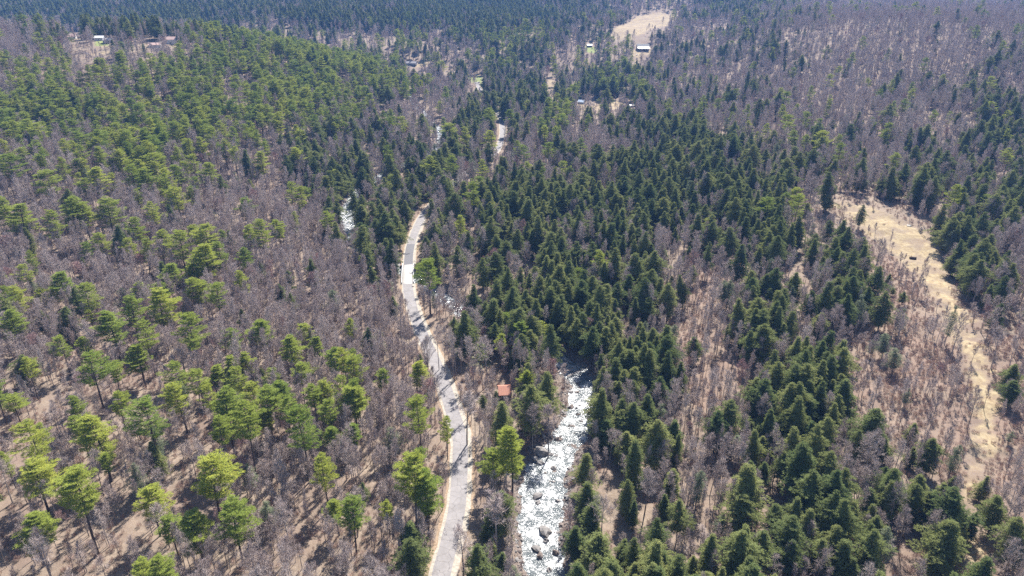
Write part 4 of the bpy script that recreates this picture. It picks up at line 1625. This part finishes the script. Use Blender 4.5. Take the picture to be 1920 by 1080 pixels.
house("house", "small grey roofed house at the right end of the far village", "house", 203, 80, 11, 9, 3.2, 30, .3, W_GREY, R_GREY, False, 3, group="far village houses")
house("house", "tall white house with a pink roof standing alone right of the village", "house", 323, 81, 14, 11, 5.5, 32, .0, W_WHITE, R_PINK, True, 4, group="far village houses")
house("house", "low pink roofed house left of the tall white house", "house", 291, 88, 15, 10, 3, 28, .25, W_WHITE, R_PINK, False, 3, group="far village houses")
house("house", "pale roofed house glimpsed above the dense pines", "house", 622, 80, 15, 9, 3.2, 28, .05, W_WHITE, R_WHITE, False, 3)


def car(label, px_, py_, rz, col_m):
    x, y, _ = on_ground(px_, py_)
    e = bpy.data.objects.new("parked_car", None)
    e.location = (x, y, hpt(x, y) + .05)
    e.rotation_euler = (0, 0, rz)
    COL.objects.link(e)
    tag(e, label, "car", "parked cars")
    prof = [(-2.2, .4), (2.2, .4), (2.25, .8), (1.3, .95), (.7, 1.45), (-1.2, 1.5), (-2.1, 1.0)]
    mb = MB()
    n_ = len(prof)
    mb.face([(a, -.85, b) for a, b in prof])
    mb.face([(a, .85, b) for a, b in prof][::-1])
    for i in range(n_):
        (a, b), (c, d_) = prof[i], prof[(i + 1) % n_]
        mb.face([(a, -.85, b), (a, .85, b), (c, .85, d_), (c, -.85, d_)])
    link("body", mb.mesh("body", col_m), e)
    mb = MB()
    for sg in (-1, 1):
        mb.box((-.25, sg * .87, 1.2), (1.6, .02, .34))
    link("window", mb.mesh("window", M_GLASS), e)
    for a in (-1.35, 1.35):
        for sg in (-1, 1):
            mb = MB()
            mb.tube((a, sg * .70, .33), (a, sg * .92, .33), .33, .33, 10, cap=True)
            link("wheel", mb.mesh("wheel", M_GLASS), e)


car("white car parked beside the green lawn at the far road end", 898, 155, .4, R_WHITE)
car("dark car parked in the clearing right of the blue roofed house", 1118, 188, .2, R_NAVY)
car("white car parked in front of the dark roofed barn", 1194, 103, 1.0, R_WHITE)

# picnic table and log heap on the straw field
x, y, _ = on_ground(1704, 423)
e = bpy.data.objects.new("picnic_table", None)
e.location = (x, y, hpt(x, y))
e.rotation_euler = (0, 0, -.4)
COL.objects.link(e)
tag(e, "pale weathered picnic table on the far side of the straw field", "picnic table")
for nm_, boxes in (("tabletop", [((0, 0, .76), (2.6, .9, .08))]), ("bench", [((0, -.85, .45), (2.6, .32, .07))]), ("bench", [((0, .85, .45), (2.6, .32, .07))]),
                   ("leg", [((-.95, 0, .36), (.12, 1.7, .09)), ((-.95, -.45, .2), (.1, .1, .72)), ((-.95, .45, .2), (.1, .1, .72))]),
                   ("leg", [((.95, 0, .36), (.12, 1.7, .09)), ((.95, -.45, .2), (.1, .1, .72)), ((.95, .45, .2), (.1, .1, .72))])):
    mb = MB()
    for c_, s_ in boxes:
        mb.box(c_, s_)
    link(nm_, mb.mesh(nm_, M_TRIM), e)
x, y, _ = on_ground(1712, 485)
e = bpy.data.objects.new("log_pile", None)
e.location = (x, y, hpt(x, y))
e.rotation_euler = (0, 0, -.15)
COL.objects.link(e)
tag(e, "dark heap of old logs lying in the straw field", "log pile")
M_DARKLOG = plain_mat("dark_rotten_log", (0.06, 0.042, 0.035), .95)
for k in range(9):
    mb = MB()
    yy, zz2 = ((k % 4) - 1.5) * .5 + (.25 if k > 3 else 0), .22 + (.42 if k > 3 else 0) + (.4 if k > 6 else 0)
    mb.tube((-2.0 + R.gauss(0, .2), yy, zz2), (2.0 + R.gauss(0, .25), yy + R.gauss(0, .12), zz2), .27, .22, 7, cap=True)
    link("log", mb.mesh("log", M_DARKLOG), e)

# ------------------------------------------------------------------ haze
if HAZE_DENSITY > 0:
    m, nt, out = new_mat("valley_haze")
    v = nd(nt, "ShaderNodeVolumePrincipled")
    v.inputs["Color"].default_value = (0.20, 0.43, 1.0, 1)
    v.inputs["Density"].default_value = HAZE_DENSITY
    v.inputs["Anisotropy"].default_value = 0.0
    nt.links.new(v.outputs[0], out.inputs["Volume"])
    mb = MB()
    zt, zb = 480.0, -20.0
    mb.box((0, 2400, (zt + zb) / 2), (12000, 6400, zt - zb))
    hz = link("haze", mb.mesh("haze", m))
    tag(hz, kind="stuff")
